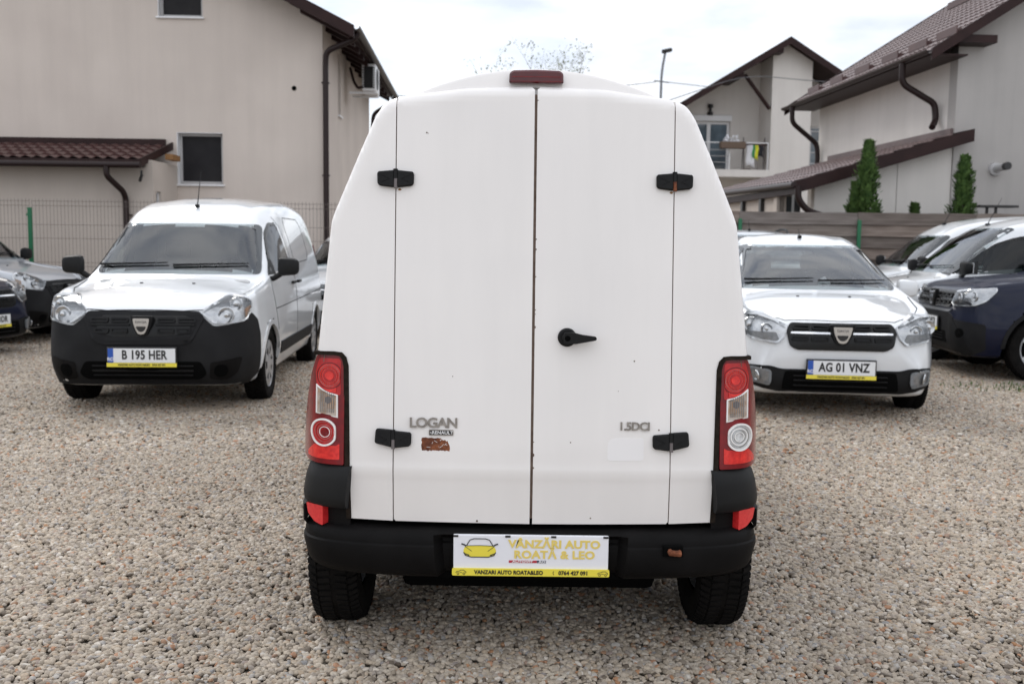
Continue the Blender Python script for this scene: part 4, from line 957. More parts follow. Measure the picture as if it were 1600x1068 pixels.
    MB().tube([(.475, .055, .345), (.485, -.008, .33), (.515, -.010, .328), (.520, .05, .335)], .011, 8).build('tow_eye', M['rust'], car, True)
    MB().box(.46, .53, -.0005, .02, .312, .352, .004).build('tow_recess', M['dark'], car)
    # the dealer's board in the plate recess
    s = MB().box(-.270, .272, .020, .032, .238, .378, .003).build('dealer_board', M['sign_white'], car, rot=(0, 0, 0))
    for x in (-.262, -.08, .08, .262): MB().box(x-.009, x+.009, .0175, .0195, .370, .377).build('clip', M['ink'], s)
    zt = .0188
    txt('VÂNZĂRI AUTO', .0385, M['yellow_letter'], s, (.083, zt, .3460), bold=.0015, sx=1.11, space=1.03)
    txt('ROATĂ & LEO', .0385, M['yellow_letter'], s, (.083, zt, .3085), bold=.0015, sx=1.11, space=1.05)
    MB().box(-.076, .022, .0192, .0198, .2795, .2885).build('red_strip', M['red_print'], s); MB().box(.0225, .054, .0192, .0198, .2795, .2885).build('dark_strip', M['navy_print'], s)
    txt('AUTOVIT', .0100, M['white_print'], s, (-.028, .0187, .284), bold=.0003, sx=1.7); txt('.RO', .0100, M['white_print'], s, (.039, .0187, .284), bold=.0003, sx=1.6)
    ys_ = MB().prism(rnd(rect(-.274, .276, .2335, .2595), .006, 3), .0135, .0195).build('yellow_strip', M['yellow'], s)
    txt('VANZARI AUTO ROATA&LEO', .0195, M['ink'], s, (-.076, .0130, .2462), bold=.0007, sx=.92)
    txt('0764 427 091', .0195, M['ink'], s, (.150, .0130, .2462), bold=.0007, sx=.96)
    MB().tube([(.082, .0132, .253), (.0785, .0132, .2465), (.082, .0132, .240)], .0012, 5).build('phone_mark', M['ink'], s)
    def mini(cx, cz, w, nm):
        b = MB(); pts = [(-.5, -.1), (-.38, .12), (-.15, .18), (0, .36), (.28, .36), (.40, .14), (.5, .02), (.48, -.16)]
        b.tube([(cx+a*w, .0132, cz+b2*w*.55) for a, b2 in pts], .0011, 5)
        for a in (-.28, .30): b.tube([(cx+(a+.10*math.cos(2*math.pi*k/10))*w, .0132, cz+(-.16+.10*math.sin(2*math.pi*k/10))*w) for k in range(11)], .0010, 5)
        b.tube([(cx-.12*w, .0132, cz-.05*w), (cx+.14*w, .0132, cz-.05*w)], .0010, 5); b.build(nm, M['ink'], s)
    mini(-.243, .2465, .036, 'car_mark'); mini(.252, .2465, .036, 'car_mark')
    # yellow car drawing
    cx, cz = -.178, .326; P = lambda a, b: (cx+a, .0186, cz+b)
    body = rnd([(-.058, -.008), (-.052, .010), (-.036, .013), (.036, .013), (.052, .010), (.058, -.008), (.052, -.020), (.03, -.026), (-.03, -.026), (-.052, -.020)], .006, 3)
    MB().prism([(cx+a, cz+b) for a, b in body], .0190, .0197).build('car_drawing', M['yellow'], s)
    d = MB()
    for pts, w in (([(-.046, .014), (-.034, .034), (-.020, .0385), (.020, .0385), (.034, .034), (.046, .014)], .0016), ([(-.046, .013), (0, .0145), (.046, .013)], .0010),
                   ([(-.056, -.010), (-.050, -.021), (-.03, -.027), (.03, -.027), (.050, -.021), (.056, -.010)], .0018), ([(-.05, .010), (-.028, -.006)], .0009), ([(.05, .010), (.028, -.006)], .0009),
                   ([(-.054, -.014), (-.036, -.021)], .0018), ([(.054, -.014), (.036, -.021)], .0018), ([(-.064, .020), (-.054, .017), (-.048, .012)], .0026), ([(.064, .020), (.054, .017), (.048, .012)], .0026)):
        d.tube([P(*p) for p in pts], w, 6)
    d.build('drawing_outline', M['ink'], s)
    # pickup bed sides, cab and bonnet ahead of the box
    for sg in (-1, 1):
        w = MB(); w.box(*sorted((sg*.70, sg*.765)), .20, 2.4, .46, 1.02, .03); w.box(*sorted((sg*.74, sg*.825)), .80, 2.4, .30, .98, .04); w.build('bed_side', W_, car, True)
        MB().box(*sorted((sg*.44, sg*.735)), .17, .80, .45, .60).build('wheel_well', M['dark'], car)
        tyre_wheel(car, sg*.722, .505, .253, .345, .185, sg, 'cap'); tyre_wheel(car, sg*.722, 3.2, .335, .345, .185, sg, 'cap')
    MB().box(-.62, .62, .18, 3.6, .20, .44, .03).box(-.80, .80, .95, 2.6, .10, .30, .02).box(-.48, .48, .30, .95, .085, .22, .03).build('underbody', M['dark'], car)  # underbody; low slabs added to deepen the shade under the van
    MB().tube([(-.62, .50, .253), (.62, .50, .253)], .05, 12).build('rear_axle', M['dark'], car)
    st = [(0, .30, .56, .66, .62, .50, .36, .03), (.10, .21, .70, .805, .79, .71, .55, .03), (.45, .19, .84, .905, .86, .80, .66, .05), (1.05, .19, .94, 1.0, .866, .80, .69, .05), (1.75, .19, .98, 1.35, .866, .81, .60, .09),
          (2.05, .19, .99, 1.50, .866, .81, .575, .09), (2.35, .19, 1.0, 1.53, .866, .81, .57, .09), (2.42, .25, 1.0, 1.50, .84, .80, .55, .09)]
    B = Body(st, .06)
    flip = lambda q: Vector((-q.x, 4.35-q.y, q.z))
    cabv = [flip(v) for v in B.v]; arch = lambda c: abs(c.x) > .45 and (c.y-3.2)**2+(c.z-.32)**2 < .37**2
    ff = [q for q in B.f if len(q) > 4 or not arch(sum((cabv[i] for i in q), Vector())/len(q))]
    c = mesh('cab', cabv, ff, W_, car, True)
    for sg in (-1, 1):
        pj0 = B.side(sg); pj = lambda a, b: (lambda r_: (flip(r_[0]), Vector((-r_[1].x, -r_[1].y, r_[1].z))))(pj0(a, b))
        patch('side_window', rnd([(1.42, 1.01), (2.25, 1.02), (2.22, 1.42), (1.98, 1.38)], .04), pj, M['window_dark'], c, .1, .004, .005)
        mb = MB().box(-.09, .09, -.05, .05, -.07, .07, .03).build('door_mirror', M['black_plastic'], car, True, loc=(sg*.97, 3.0, 1.03))
    pj = lambda a, b: (lambda r_: (flip(r_[0]), Vector((-r_[1].x, -r_[1].y, r_[1].z))))(B.front(a, b))
    patch('windscreen', rnd([(-.70, 1.02), (.70, 1.02), (.56, 1.42), (-.56, 1.42)], .05), pj, M['window_dark'], c, .1, .004, .005)
    # the one bright plastic clip wire by the left lamp is left as part of the seal
    return car
main_van()

CARS['dokker_light'] = dict(CARS['dokker'], windscreen=rnd([(-.725, 1.085), (.725, 1.085), (.60, 1.655), (-.60, 1.655)], .05, 4), ws_y=2.4, painted_bumper=True, bumper=[], grille_rim=False,
    windows=[rnd([(1.02, 1.07), (2.12, 1.10), (2.06, 1.52), (1.86, 1.54), (1.62, 1.46)], [.03, .05, .05, .05, .05])],
    headlight=rnd([(.50, .80), (.66, .87), (.84, .92), (.97, .925), (.99, .88), (.92, .80), (.80, .745), (.58, .745)], [.01, .03, .04, .03, .03, .04, .04, .02], 4), dark_lamp=True,
    lamp_marks=[(rnd([(.66, .845), (.86, .90), (.95, .905), (.90, .87), (.80, .84)], .01), 'reflector')], rails=None)

# ------------------------------------------------------------------ buildings
def wall(name, x0, x1, z0, z1, holes, m, parent, y0=0, th=.25, mp=None):
    """upright wall with real openings: boxes between the holes (x0, x1, z0, z1)"""
    xs = sorted({x0, x1, *[h[0] for h in holes], *[h[1] for h in holes]}); zs = sorted({z0, z1, *[h[2] for h in holes], *[h[3] for h in holes]})
    b = MB()
    def solid(i, k):
        cx, cz = (xs[i]+xs[i+1])/2, (zs[k]+zs[k+1])/2
        return not any(h[0] < cx < h[1] and h[2] < cz < h[3] for h in holes)
    nx, nz_ = len(xs)-1, len(zs)-1
    S = [[solid(i, k) for k in range(nz_)] for i in range(nx)]
    P = lambda x, y, z: (x, y, z) if mp is None else mp(x, y, z)
    def quad(a, bq, c, d): b.add([P(*a), P(*bq), P(*c), P(*d)], [(0, 1, 2, 3)])
    ya, yb = y0, y0+th
    for i in range(nx):
        for k in range(nz_):
            if not S[i][k]: continue
            X0, X1, Z0, Z1 = xs[i], xs[i+1], zs[k], zs[k+1]
            quad((X0, ya, Z0), (X1, ya, Z0), (X1, ya, Z1), (X0, ya, Z1)); quad((X1, yb, Z0), (X0, yb, Z0), (X0, yb, Z1), (X1, yb, Z1))
            if i == 0 or not S[i-1][k]: quad((X0, yb, Z0), (X0, ya, Z0), (X0, ya, Z1), (X0, yb, Z1))
            if i == nx-1 or not S[i+1][k]: quad((X1, ya, Z0), (X1, yb, Z0), (X1, yb, Z1), (X1, ya, Z1))
            if k == 0 or not S[i][k-1]: quad((X0, yb, Z0), (X1, yb, Z0), (X1, ya, Z0), (X0, ya, Z0))
            if k == nz_-1 or not S[i][k+1]: quad((X0, ya, Z1), (X1, ya, Z1), (X1, yb, Z1), (X0, yb, Z1))
    return b.build(name, m, parent)

def window(x0, x1, z0, z1, parent, y=.14, gm='window_dark', fm='pvc', mull=0, sill=True, mp=None, fw=.06):
    f = MB(); f.box(x0, x0+fw, y, y+.07, z0, z1, .006).box(x1-fw, x1, y, y+.07, z0, z1, .006).box(x0+fw, x1-fw, y, y+.07, z1-fw, z1, .006).box(x0+fw, x1-fw, y, y+.07, z0, z0+fw, .006)
    for k in range(mull): xm = x0+(x1-x0)*(k+1)/(mull+1); f.box(xm-fw*.7, xm+fw*.7, y+.002, y+.068, z0+fw, z1-fw, .006)
    if mp: f.v = [mp(*p) for p in f.v]
    w = f.build('window', M[fm], parent)
    g = MB().box(x0+fw*.8, x1-fw*.8, y+.03, y+.04, z0+fw*.8, z1-fw*.8)
    if mp: g.v = [mp(*p) for p in g.v]
    g.build('pane', M[gm], w)
    if sill:
        s_ = MB().box(x0-.03, x1+.03, -.05, y+.02, z0-.035, z0-.002, .008)
        if mp: s_.v = [mp(*p) for p in s_.v]
        s_.build('sill', M['pvc'], w)
    return w

def tile_roof(name, c0, c1, c2, c3, m, parent, wave=.19, amp=.022, course=.35, step=.022, th=.03):
    """pressed metal tile sheet between eave c0-c1 and ridge c3-c2"""
    c0, c1, c2, c3 = [Vector(c) for c in (c0, c1, c2, c3)]
    Lw = (c1-c0).length; Ls = (c3-c0).length; nw = max(4, int(Lw/wave*6)); nc = max(1, int(Ls/course))
    n = (c1-c0).cross(c3-c0).normalized()
    if n.z < 0: n = -n
    V = []; F = []; rows = []
    for k in range(nc):
        for t, h in ((k/nc, step), ((k+.5)/nc, step*.62), ((k+1)/nc-.0005, 0)): rows.append((t, h))
    for t, h in rows:
        for i in range(nw+1):
            u = i/nw; p = c0.lerp(c1, u).lerp(c3.lerp(c2, u), t); ph = u*Lw/wave*2*math.pi
            V.append(p+n*(amp*(.5+.5*math.cos(ph))**.7+h))
    K = nw+1
    for r_ in range(len(rows)-1):
        for i in range(nw): F.append((r_*K+i, r_*K+i+1, (r_+1)*K+i+1, (r_+1)*K+i))
    o = mesh(name, V, F, m, parent, True); autosmooth(o, 50)
    MB().add([c0, c1, c2, c3]+[c-n*th for c in (c0, c1, c2, c3)], [(0, 1, 2, 3), (7, 6, 5, 4), (0, 4, 5, 1), (1, 5, 6, 2), (2, 6, 7, 3), (3, 7, 4, 0)]).build('roof_deck', M['trim_brown'], parent)
    return o

def bend(pts, r=.12, n=5):
    out = [Vector(pts[0])]
    for i in range(1, len(pts)-1):
        p = Vector(pts[i]); a = Vector(pts[i-1])-p; b = Vector(pts[i+1])-p; d = min(r, a.length*.45, b.length*.45)
        q0 = p+a.normalized()*d; q1 = p+b.normalized()*d
        for k in range(n+1): t = k/n; out.append(q0*(1-t)**2+p*2*t*(1-t)+q1*t*t)
    out.append(Vector(pts[-1])); return out
def pipe(name, pts, parent, r=.052, m='pipe_brown', rr=.14):
    o = MB().tube(bend(pts, rr), r, 12).build(name, M[m], parent, True); return o

def left_house():
    h = thing('house', 'large beige rendered house with dark brown eaves behind the wire fence on the left', 'house', (-3.60, 19, 0), R(2.0))
    hole = [(-2.72, -1.87, 2.42, 3.38), (-3.02, -2.20, 5.48, 6.45)]
    wall('wall', -12, 0, 0, 5.45, [hole[0]], M['render_beige'], h, 0, .3)
    wall('gable_wall', -12, -.6, 5.45, 6.45, [hole[1]], M['render_beige'], h, 0, .3)
    MB().prism([(-.6, 5.45), (0, 5.45), (-.6, 5.75)], 0, .3).prism([(-12, 6.45), (-2.0, 6.45), (-6, 8.4)], 0.0, .3).prism([(-.6, 5.75), (-.6, 6.45), (-2.0, 6.45)], .001, .3).build('gable_top', M['render_beige'], h)
    mp = lambda x, y, z: (-y, x, z)
    wall('side_wall', .302, 8, 0, 5.45, [(2.05, 2.45, 4.0, 5.30)], M['render_beige'], h, 0, .3, mp)
    MB().box(-12, -.3, 7.7, 8, 0, 6).build('back_wall', M['render_beige'], h); MB().box(-12, -11.7, .3, 7.7, 0, 6).build('far_wall', M['render_beige'], h)
    for a, b, c, d in hole: window(a, b, c, d, h, .13, 'window_dark', 'pvc_grey')
    for a, b, c, d in hole: MB().box(a, a+.012, .002, .128, c, d).box(a+.012, b, .002, .128, d-.012, d).build('reveal', M['pvc'], h)
    window(2.05, 2.45, 4.0, 5.30, h, .10, 'window_dark', 'pvc', mp=mp)
    s = .50; ez = 5.45-.62*s+.10
    rf = tile_roof('roof', (.62, 8.3, ez), (.62, -.55, ez), (-6, -.55, ez+6.62*s), (-6, 8.3, ez+6.62*s), M['roof_brown'], h)
    tile_roof('roof', (-12.6, -.55, ez), (-12.6, 8.3, ez), (-6, 8.3, ez+6.62*s), (-6, -.55, ez+6.62*s), M['roof_brown'], h)
    MB().prism([(.66, ez-.19), (.66, ez+.03), (-6, ez+.05+6.66*s), (-6, ez-.17+6.66*s)], -.60, -.555).build('barge_board', M['trim_brown'], h)
    for k in range(12):
        y = -.3+.74*k; MB().prism([(.55, ez-.16), (.55, ez-.04), (-.35, ez-.04+.9*s), (-.35, ez-.16+.9*s)], y-.05, y+.05).build('rafter', M['trim_brown'], h)
    g = MB(); gr = [(.07*math.cos(a), .07*math.sin(a)) for a in [math.pi+math.pi*k/8 for k in range(9)]]
    V = []; F = []
    for y in (-.58, 8.3): V += [(.69+a, y, ez+.03+b) for a, b in gr]
    F = [(k, k+1, 10+k, 9+k) for k in range(8)]; g.add(V, F).build('gutter', M['pipe_brown'], h, True)
    pipe('downpipe', [(.68, -.2, ez-.03), (.62, -.2, ez-.14), (.09, -.14, ez-.36), (.07, -.10, ez-.6), (.07, -.10, 0)], h, .055)
    for z in (4.3, 2.6, 1.2): MB().box(.0, .14, -.15, -.05, z, z+.025).build('pipe_clip', M['pipe_brown'], h)
    pipe('downpipe', [(.66, 8.1, ez-.03), (.60, 8.1, ez-.14), (.10, 8.1, ez-.45), (.08, 8.1, ez-.8), (.08, 8.1, 0)], h, .055)
    MB().lathe([(-.008, .045), (-.012, .03), (-.01, .001)], 14, 'Y', (-.53, 0, 4.22)).build('vent_hole', M['dark'], h)
    ac = thing('air_conditioner', 'white air conditioner unit on brackets high on the beige side wall', 'air conditioner', (-3.30, 22.3, 4.62), R(2))
    MB().box(-.02, .28, -.40, .40, 0, .58, .03).build('casing', M['pvc'], ac, True)
    gl = MB()
    for k in range(9): gl.box(.0, .26, -.412, -.401, .06+.052*k, .085+.052*k)
    gl.build('side_louvre', M['window_dark'], ac, kind='stuff')
    MB().lathe([(.281, .23), (.292, .22), (.286, .05), (.286, .001)], 24, 'X', (0, -.08, .29)).build('fan_grille', M['window_dark'], ac)
    MB().box(.03, .22, -.407, -.4015, .06, .52).build('side_panel', M['window_dark'], ac)
    for y in (-.3, .3): MB().box(-.30, .28, y-.02, y+.02, -.05, -.005).build('bracket', M['pvc'], ac)
    pipe('refrigerant_pipe', [(-.28, -.30, .5), (-.20, -.34, .2), (-.10, -.43, .05), (.0, -.41, .08)], ac, .03, 'pipe_brown')
    # lean-to in front of the house
    a = thing('lean_to', 'low beige lean-to with brown tiled roof at the foot of the beige house', 'outbuilding', (-6.28, 17.5, 0), R(1.5))
    wall('wall', -6, -.12, 0, 2.62, [], M['render_cream'], a, 0, .2)
    mp2 = lambda x, y, z: (-y, x, z)
    wall('side_wall', -.0, 1.45, 0, 2.75, [(.16, .42, 1.95, 2.22)], M['render_cream'], a, 0, .12, mp2)
    window(.16, .42, 1.95, 2.22, a, .04, 'window_dark', 'pvc', mp=mp2, sill=False, fw=.03)
    tile_roof('roof', (-6.2, -.38, 2.70), (-.10, -.38, 2.70), (-.22, 1.42, 3.12), (-6.2, 1.42, 3.12), M['roof_brown'], a, wave=.2, amp=.035, course=.36, step=.035)
    MB().box(-6.2, -.20, 1.32, 1.44, 3.10, 3.24).build('ridge_flashing', M['trim_brown'], a)
    MB().box(-6.2, -.08, -.41, -.38, 2.62, 2.73).build('fascia', M['trim_brown'], a)
    MB().prism([(-.40, 2.60), (-.40, 2.74), (1.44, 3.20), (1.44, 3.06)], -.10, -.07, lambda p, q, y: (y-.0, p, q)).build('barge_board', M['trim_brown'], a)
    MB().tube([(-6.2, -.47, 2.63), (-.05, -.47, 2.63)], .055, 10).build('gutter', M['pipe_brown'], a, True)
    MB().box(-.02, .12, .75, 1.2, 2.82, 2.92).build('roof_beam', M['wood_raw'], a)
    pipe('downpipe', [(-.62, -.47, 2.60), (-.62, -.47, 2.44), (-.46, -.16, 2.20), (-.45, -.07, 2.08), (-.45, -.07, 0)], a, .05)
    MB().box(-.42, -.36, -.07, -.01, 1.78, 1.81).build('pipe_clip', M['pipe_brown'], a)
    c = thing('security_camera', 'small black security camera under the lean-to gutter', 'camera', (-6.42, 17.35, 2.46), R(-35))
    MB().tube([(0, 0, .10), (0, 0, .0)], .02, 8).build('mount', M['ink'], c); MB().tube([(-.02, .02, .02), (.10, -.10, -.08)], .028, 8).build('barrel', M['ink'], c, True)
left_house()

def right_house():
    h = thing('house', 'white rendered house with faded brown tiled roof and snow guards on the right', 'house', (8.26, 19, 0), R(3.6))
    s = .64; L = 7.0; ov = .72; ez = 4.95; wz = ez+ov*s-.08
    wall('gable_wall', 0, 8, 0, wz, [], M['render_white_shade'], h, 0, .3); MB().prism([(0, wz), (8, wz), (4, wz+4*s)], 0, .3).build('gable_top', M['render_white_shade'], h)
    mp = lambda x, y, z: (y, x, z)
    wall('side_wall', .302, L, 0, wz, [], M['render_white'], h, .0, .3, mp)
    MB().box(.3, 8, L-.3, L, 0, wz).build('back_wall', M['render_white'], h)
    tile_roof('roof', (-ov, L+.5, ez), (-ov, -.45, ez), (4, -.45, ez+(4+ov)*s), (4, L+.5, ez+(4+ov)*s), M['roof_faded'], h, wave=.19, amp=.02, course=.35, step=.03)
    tile_roof('roof', (8+ov, -.45, ez), (8+ov, L+.5, ez), (4, L+.5, ez+(4+ov)*s), (4, -.45, ez+(4+ov)*s), M['roof_faded'], h)
    MB().prism([(-ov-.03, ez-.16), (-ov-.03, ez+.05), (4, ez+.07+(4+ov)*s), (4, ez-.14+(4+ov)*s)], -.50, -.455).build('barge_board', M['trim_brown'], h)
    MB().prism([(-ov-.03, ez-.16), (-ov-.03, ez+.05), (4, ez+.07+(4+ov)*s), (4, ez-.14+(4+ov)*s)], L+.505, L+.55).build('barge_board', M['trim_brown'], h)
    MB().box(-.30, .50, -.42, -.01, wz-.20, wz-.06).build('purlin_end', M['trim_brown'], h)
    MB().box(-ov+.02, -.01, -.36, L+.4, ez-.05, ez-.02).build('soffit', M['trim_brown'], h)
    V = []; gr = [(.07*math.cos(a), .07*math.sin(a)) for a in [math.pi+math.pi*k/8 for k in range(9)]]
    for y in (-.5, L+.5): V += [(-ov-.07+a, y, ez+.02+b) for a, b in gr]
    MB().add(V, [(k, k+1, 10+k, 9+k) for k in range(8)]).build('gutter', M['pipe_brown'], h, True)
    for k, y in enumerate((-.1, 1.05, 2.3, 3.7, 5.2, 6.7)):
        for (up, dy) in ((.42, 0),):
            x = -ov+up; z = ez+up*s+.05
            MB().box(x-.012, x+.012, y-.38, y+.38, z, z+.15).box(x, x+.14, y-.34, y-.32, z-.02, z+.10).box(x, x+.14, y+.32, y+.34, z-.02, z+.10).build('snow_guard', M['roof_brown'], h)
    for y, up in ((3.4, 3.2), (5.6, 3.5)): x = -ov+up; z = ez+up*s+.05; MB().box(x-.012, x+.012, y-.5, y+.5, z, z+.16).build('snow_guard', M['roof_brown'], h)
    pipe('downpipe', [(-ov-.07, .60, ez-.04), (-ov-.07, .60, ez-.42), (-.12, .60, ez-.78), (-.09, .60, ez-1.0), (-.09, .60, 3.85), (-.22, .45, 3.70)], h, .062)
    pipe('downpipe', [(-ov-.07, 6.8, ez-.04), (-ov-.07, 6.8, ez-.42), (-.12, 6.8, ez-.95), (-.09, 6.8, ez-1.2), (-.09, 6.8, 3.2)], h, .062)
    MB().lathe([(0, .13), (-.05, .12), (-.06, .08), (-.06, .001)], 20, 'Y', (.82, 0, 2.89)).tube([(.82, 0, 2.89), (.82, -.42, 2.92)], .065, 14).build('flue_pipe', M['pvc_grey'], h, True)
    MB().tube([(.82, -.36, 2.918), (.82, -.46, 2.922)], .072, 14).build('flue_end', M['ink'], h)
    a = thing('annex', 'low white annex with sloping brown tiled roof and black posts against the right house', 'outbuilding', (8.26, 19, 0), R(3.6))
    zt, ze, xe = 3.50, 2.56, -3.10
    tile_roof('roof', (xe, 6.2, ze+.10), (xe, -.28, ze), (.20, -.28, zt+.07), (-.02, 6.2, zt), M['roof_faded'], a, wave=.19, amp=.025, course=.35, step=.025)
    MB().prism([(xe-.02, ze-.20), (xe-.02, ze+.03), (.22, zt+.10), (.22, zt-.13)], -.33, -.285).build('barge_board', M['trim_brown'], a)
    MB().box(-.06, -.005, .05, 6.2, zt-.02, zt+.14).build('wall_flashing', M['roof_faded'], a)
    MB().tube([(xe-.05, -.33, ze-.04), (xe-.05, 6.2, ze+.06)], .06, 10).build('gutter', M['pipe_brown'], a, True)
    fw = MB().prism([(-2.62, 0), (-.004, 0), (-.004, zt-.10), (-2.62, zt-.10-2.62*(zt-ze)/3.1)], .03, .22).build('wall', M['render_white'], a)
    MB().box(-1.05, -1.042, .018, .03, 0, 3.1).build('wall_joint', M['render_white_shade'], a)
    wall('recess_wall', -3.05, -2.62, 0, 2.5, [(-2.86, -2.66, 1.92, 2.40)], M['render_cream'], a, .9, .2)
    window(-2.86, -2.66, 1.92, 2.40, a, 1.0, 'window_sky_tint', 'pvc_grey', sill=False, fw=.03)
    MB().box(-3.0, -2.9, .9, 5.8, 0, 2.4).build('end_wall', M['render_cream'], a)
    for y in (-.12, 1.9, 3.2, 4.6): MB().box(xe+.02, xe+.14, y-.07, y+.07, 0, ze-.08, .005).build('post', M['ink'], a)
    MB().box(xe, xe+.12, -.28, 6.2, ze-.20, ze-.06).build('eave_beam', M['trim_brown'], a)
    pipe('downpipe', [(xe+.02, -.36, ze-.06), (xe+.03, -.36, ze-.30), (xe+.22, -.36, ze-.52), (xe+.60, -.36, ze-.62)], a, .06)
right_house()

def balcony_house():
    h = thing('house', 'distant white gabled house with a balcony above the annex roof', 'house', (9.24, 36.5, 0), R(3.0))
    s = .61; rz_ = 8.62; rx = .44
    zt = lambda x: rz_-abs(x-rx)*s
    W_ = M['render_white']
    MB().prism([(0, 0), (1.45, 0), (1.45, zt(1.45)), (rx, zt(rx)), (0, zt(0))], 0, 6).build('bay_wall', W_, h)
    wall('wall', -6, -.004, 0, 6.1, [(-2.66, -1.08, 4.16, 6.02)], W_, h, 1.5, .3)
    MB().prism([(-5.0, 6.1), (-.004, 6.1), (-.004, zt(0)-.02), (-5.0, zt(-5.0)+.6)][0:3]+[(-4.0, 6.1)], 1.5, 1.8).build('gable_top', W_, h)
    wall('wall', 1.452, 6, 0, 6.1, [(1.7, 2.6, 4.3, 5.9)], W_, h, 1.5, .3)
    MB().prism([(1.452, 6.1), (4.4, 6.1), (1.452, zt(1.452))], 1.5, 1.8).build('gable_top', W_, h)
    MB().box(-6, -5.7, 1.8, 9, 0, 5).box(5.7, 6, 1.8, 9, 0, 5).build('side_wall', W_, h)
    w = window(-2.66, -1.08, 4.16, 6.02, h, 1.6, 'window_sky_tint', 'pvc', mull=1, sill=False, fw=.10)
    MB().box(-2.70, -1.04, 1.42, 1.55, 6.02, 6.24, .02).build('shutter_box', M['pvc'], h)
    window(1.7, 2.6, 4.3, 5.9, h, 1.6, 'window_sky_tint', 'pvc', sill=False)
    for sx_ in (-1, 1):
        e = rx+sx_*6.0; c = [(e, -.5, zt(e)+.06), (e, 9, zt(e)+.06), (rx, 9, rz_+.06), (rx, -.5, rz_+.06)]
        if sx_ > 0: c = [c[0], c[1], c[2], c[3]]
        tile_roof('roof', *c, M['roof_brown'], h, wave=.4, amp=.03, course=.7)
        MB().prism([(e, zt(e)-.10), (e, zt(e)+.14), (rx, rz_+.14), (rx, rz_-.12)], -.56, -.505).build('barge_board', M['trim_brown'], h)
    for x, z in ((rx-.35, rz_-.42), (2.55, zt(2.55)-.26), (-1.3, zt(-1.3)-.22)): MB().box(x-.12, x+.12, -.5, 1.6, z, z+.16).build('purlin_end', M['trim_brown'], h)
    MB().tube([(-1.02, .0, 7.50), (-.06, .05, 6.32)], .075, 8).build('brace', M['trim_brown'], h)
    MB().box(-6, -.004, .0, 1.5, 3.88, 4.14).build('balcony_slab', W_, h); MB().box(1.452, 6, 0, 1.5, 3.88, 4.14).build('balcony_slab', W_, h)
    r = MB()
    for x in [-4.5, -3.4, -1.46, -.05]: r.tube([(x, .08, 3.9), (x, .08, 5.1)], .025, 6)
    r.build('rail_post', M['pvc'], h, kind='stuff')
    for z in (4.4, 4.62, 4.84): MB().tube([(-6, .08, z), (-1.46, .08, z)], .012, 6).build('rail', M['pvc_grey'], h)
    MB().tube([(-6, .08, 5.1), (-.02, .08, 5.1)], .022, 6).build('hand_rail', M['pvc'], h)
    for z in (4.4, 4.8, 5.2, 5.55): MB().tube([(1.5, .1, z), (4.5, .1, z)], .018, 6).build('rail', M['pvc_grey'], h)
    MB().box(1.47, 1.51, .06, .12, 4.1, 5.6).build('rail_post', M['pvc_grey'], h)
    MB().box(-2.9, -2.6, 1.42, 1.5, 1.8, 2.6).box(-1.6, -.6, 1.42, 1.5, 2.2, 3.2).build('lower_window', M['pvc_grey'], h)
    l = thing('wall_lamp', 'small black wall lamp above the balcony door', 'lamp', (7.30, 37.9, 6.28), 0)
    MB().box(-.05, .05, 0, .08, 0, .3, .01).build('back_plate', M['ink'], l); MB().lathe([(.0, .09), (.12, .10), (.13, .05), (.26, .05), (.28, .10), (.40, .09), (.40, .001)], 14, 'Z', (0, -.08, -.05)).build('lamp_body', M['ink'], l, True)
    f = thing('flower_box', 'brown flower box with pale flowers hung on the balcony rail', 'planter', (7.86, 36.42, 4.88), R(3))
    MB().box(-.46, .46, -.14, .10, 0, .24, .02).build('box', M['terracotta'], f)
    b = MB(); rg = random.Random(4)
    for k in range(60):
        p = Vector((rg.uniform(-.34, .20), rg.uniform(-.1, .1), .24+abs(rg.gauss(0, .10)))); d = Vector((rg.uniform(-1, 1), rg.uniform(-1, 1), rg.uniform(-1, 1))).normalized()*.05; e = d.orthogonal().normalized()*.05
        b.add([p-d, p+e, p+d, p-e], [(0, 1, 2, 3)])
    b.build('flowers', M['cloth_white'], f, kind='stuff')
    k = thing('drying_rack', 'folding laundry drying rack on the distant balcony', 'drying rack', (8.78, 36.9, 4.16), R(3))
    rk = MB()
    MB().box(-.50, .46, -.25, -.2, .86, .92).build('rack_bar', M['wood_dark'], k); MB().box(-.50, .46, .2, .25, .86, .92).build('rack_bar', M['wood_dark'], k)
    for x in (-.42, .36):
        MB().tube([(x-.10, -.22, 0), (x+.06, .22, 1.15)], .018, 6).build('leg', M['galv'], k); MB().tube([(x+.1, .22, 0), (x-.06, -.22, 1.15)], .018, 6).build('leg', M['galv'], k)
    MB().box(-.5, -.2, -.25, .2, -.015, .03).build('foot', M['wood_dark'], k)
    def cloth(name, x0, x1, z0, z1, mm, label, y):
        V = []; F = []; n = 8
        for j in range(5):
            for i in range(n+1): t = i/n; V.append((x0+(x1-x0)*t+.02*math.sin(j*1.7), y+.025*math.sin(t*9+j*.6), z1+(z0-z1)*j/4*(1-.06*math.sin(t*5))))
        for j in range(4):
            for i in range(n): F.append((j*(n+1)+i, j*(n+1)+i+1, (j+1)*(n+1)+i+1, (j+1)*(n+1)+i))
        o = mesh(name, V, F, mm, None, True, loc=(8.78, 36.65, 4.16)); md = o.modifiers.new('t', 'SOLIDIFY'); md.thickness = .01; tag(o, label, 'laundry'); return o
    cloth('white_shirt', -.36, -.06, .12, .88, M['cloth_white'], 'long white garment hanging from the balcony drying rack', -.02)
    cloth('yellow_garment', -.06, .06, .36, .87, M['cloth_yellow'], 'yellow garment hanging from the balcony drying rack', -.04)
    cloth('green_garment', -.14, -.07, .42, .87, M['cloth_green'], 'narrow green garment between the white and yellow laundry', -.06)
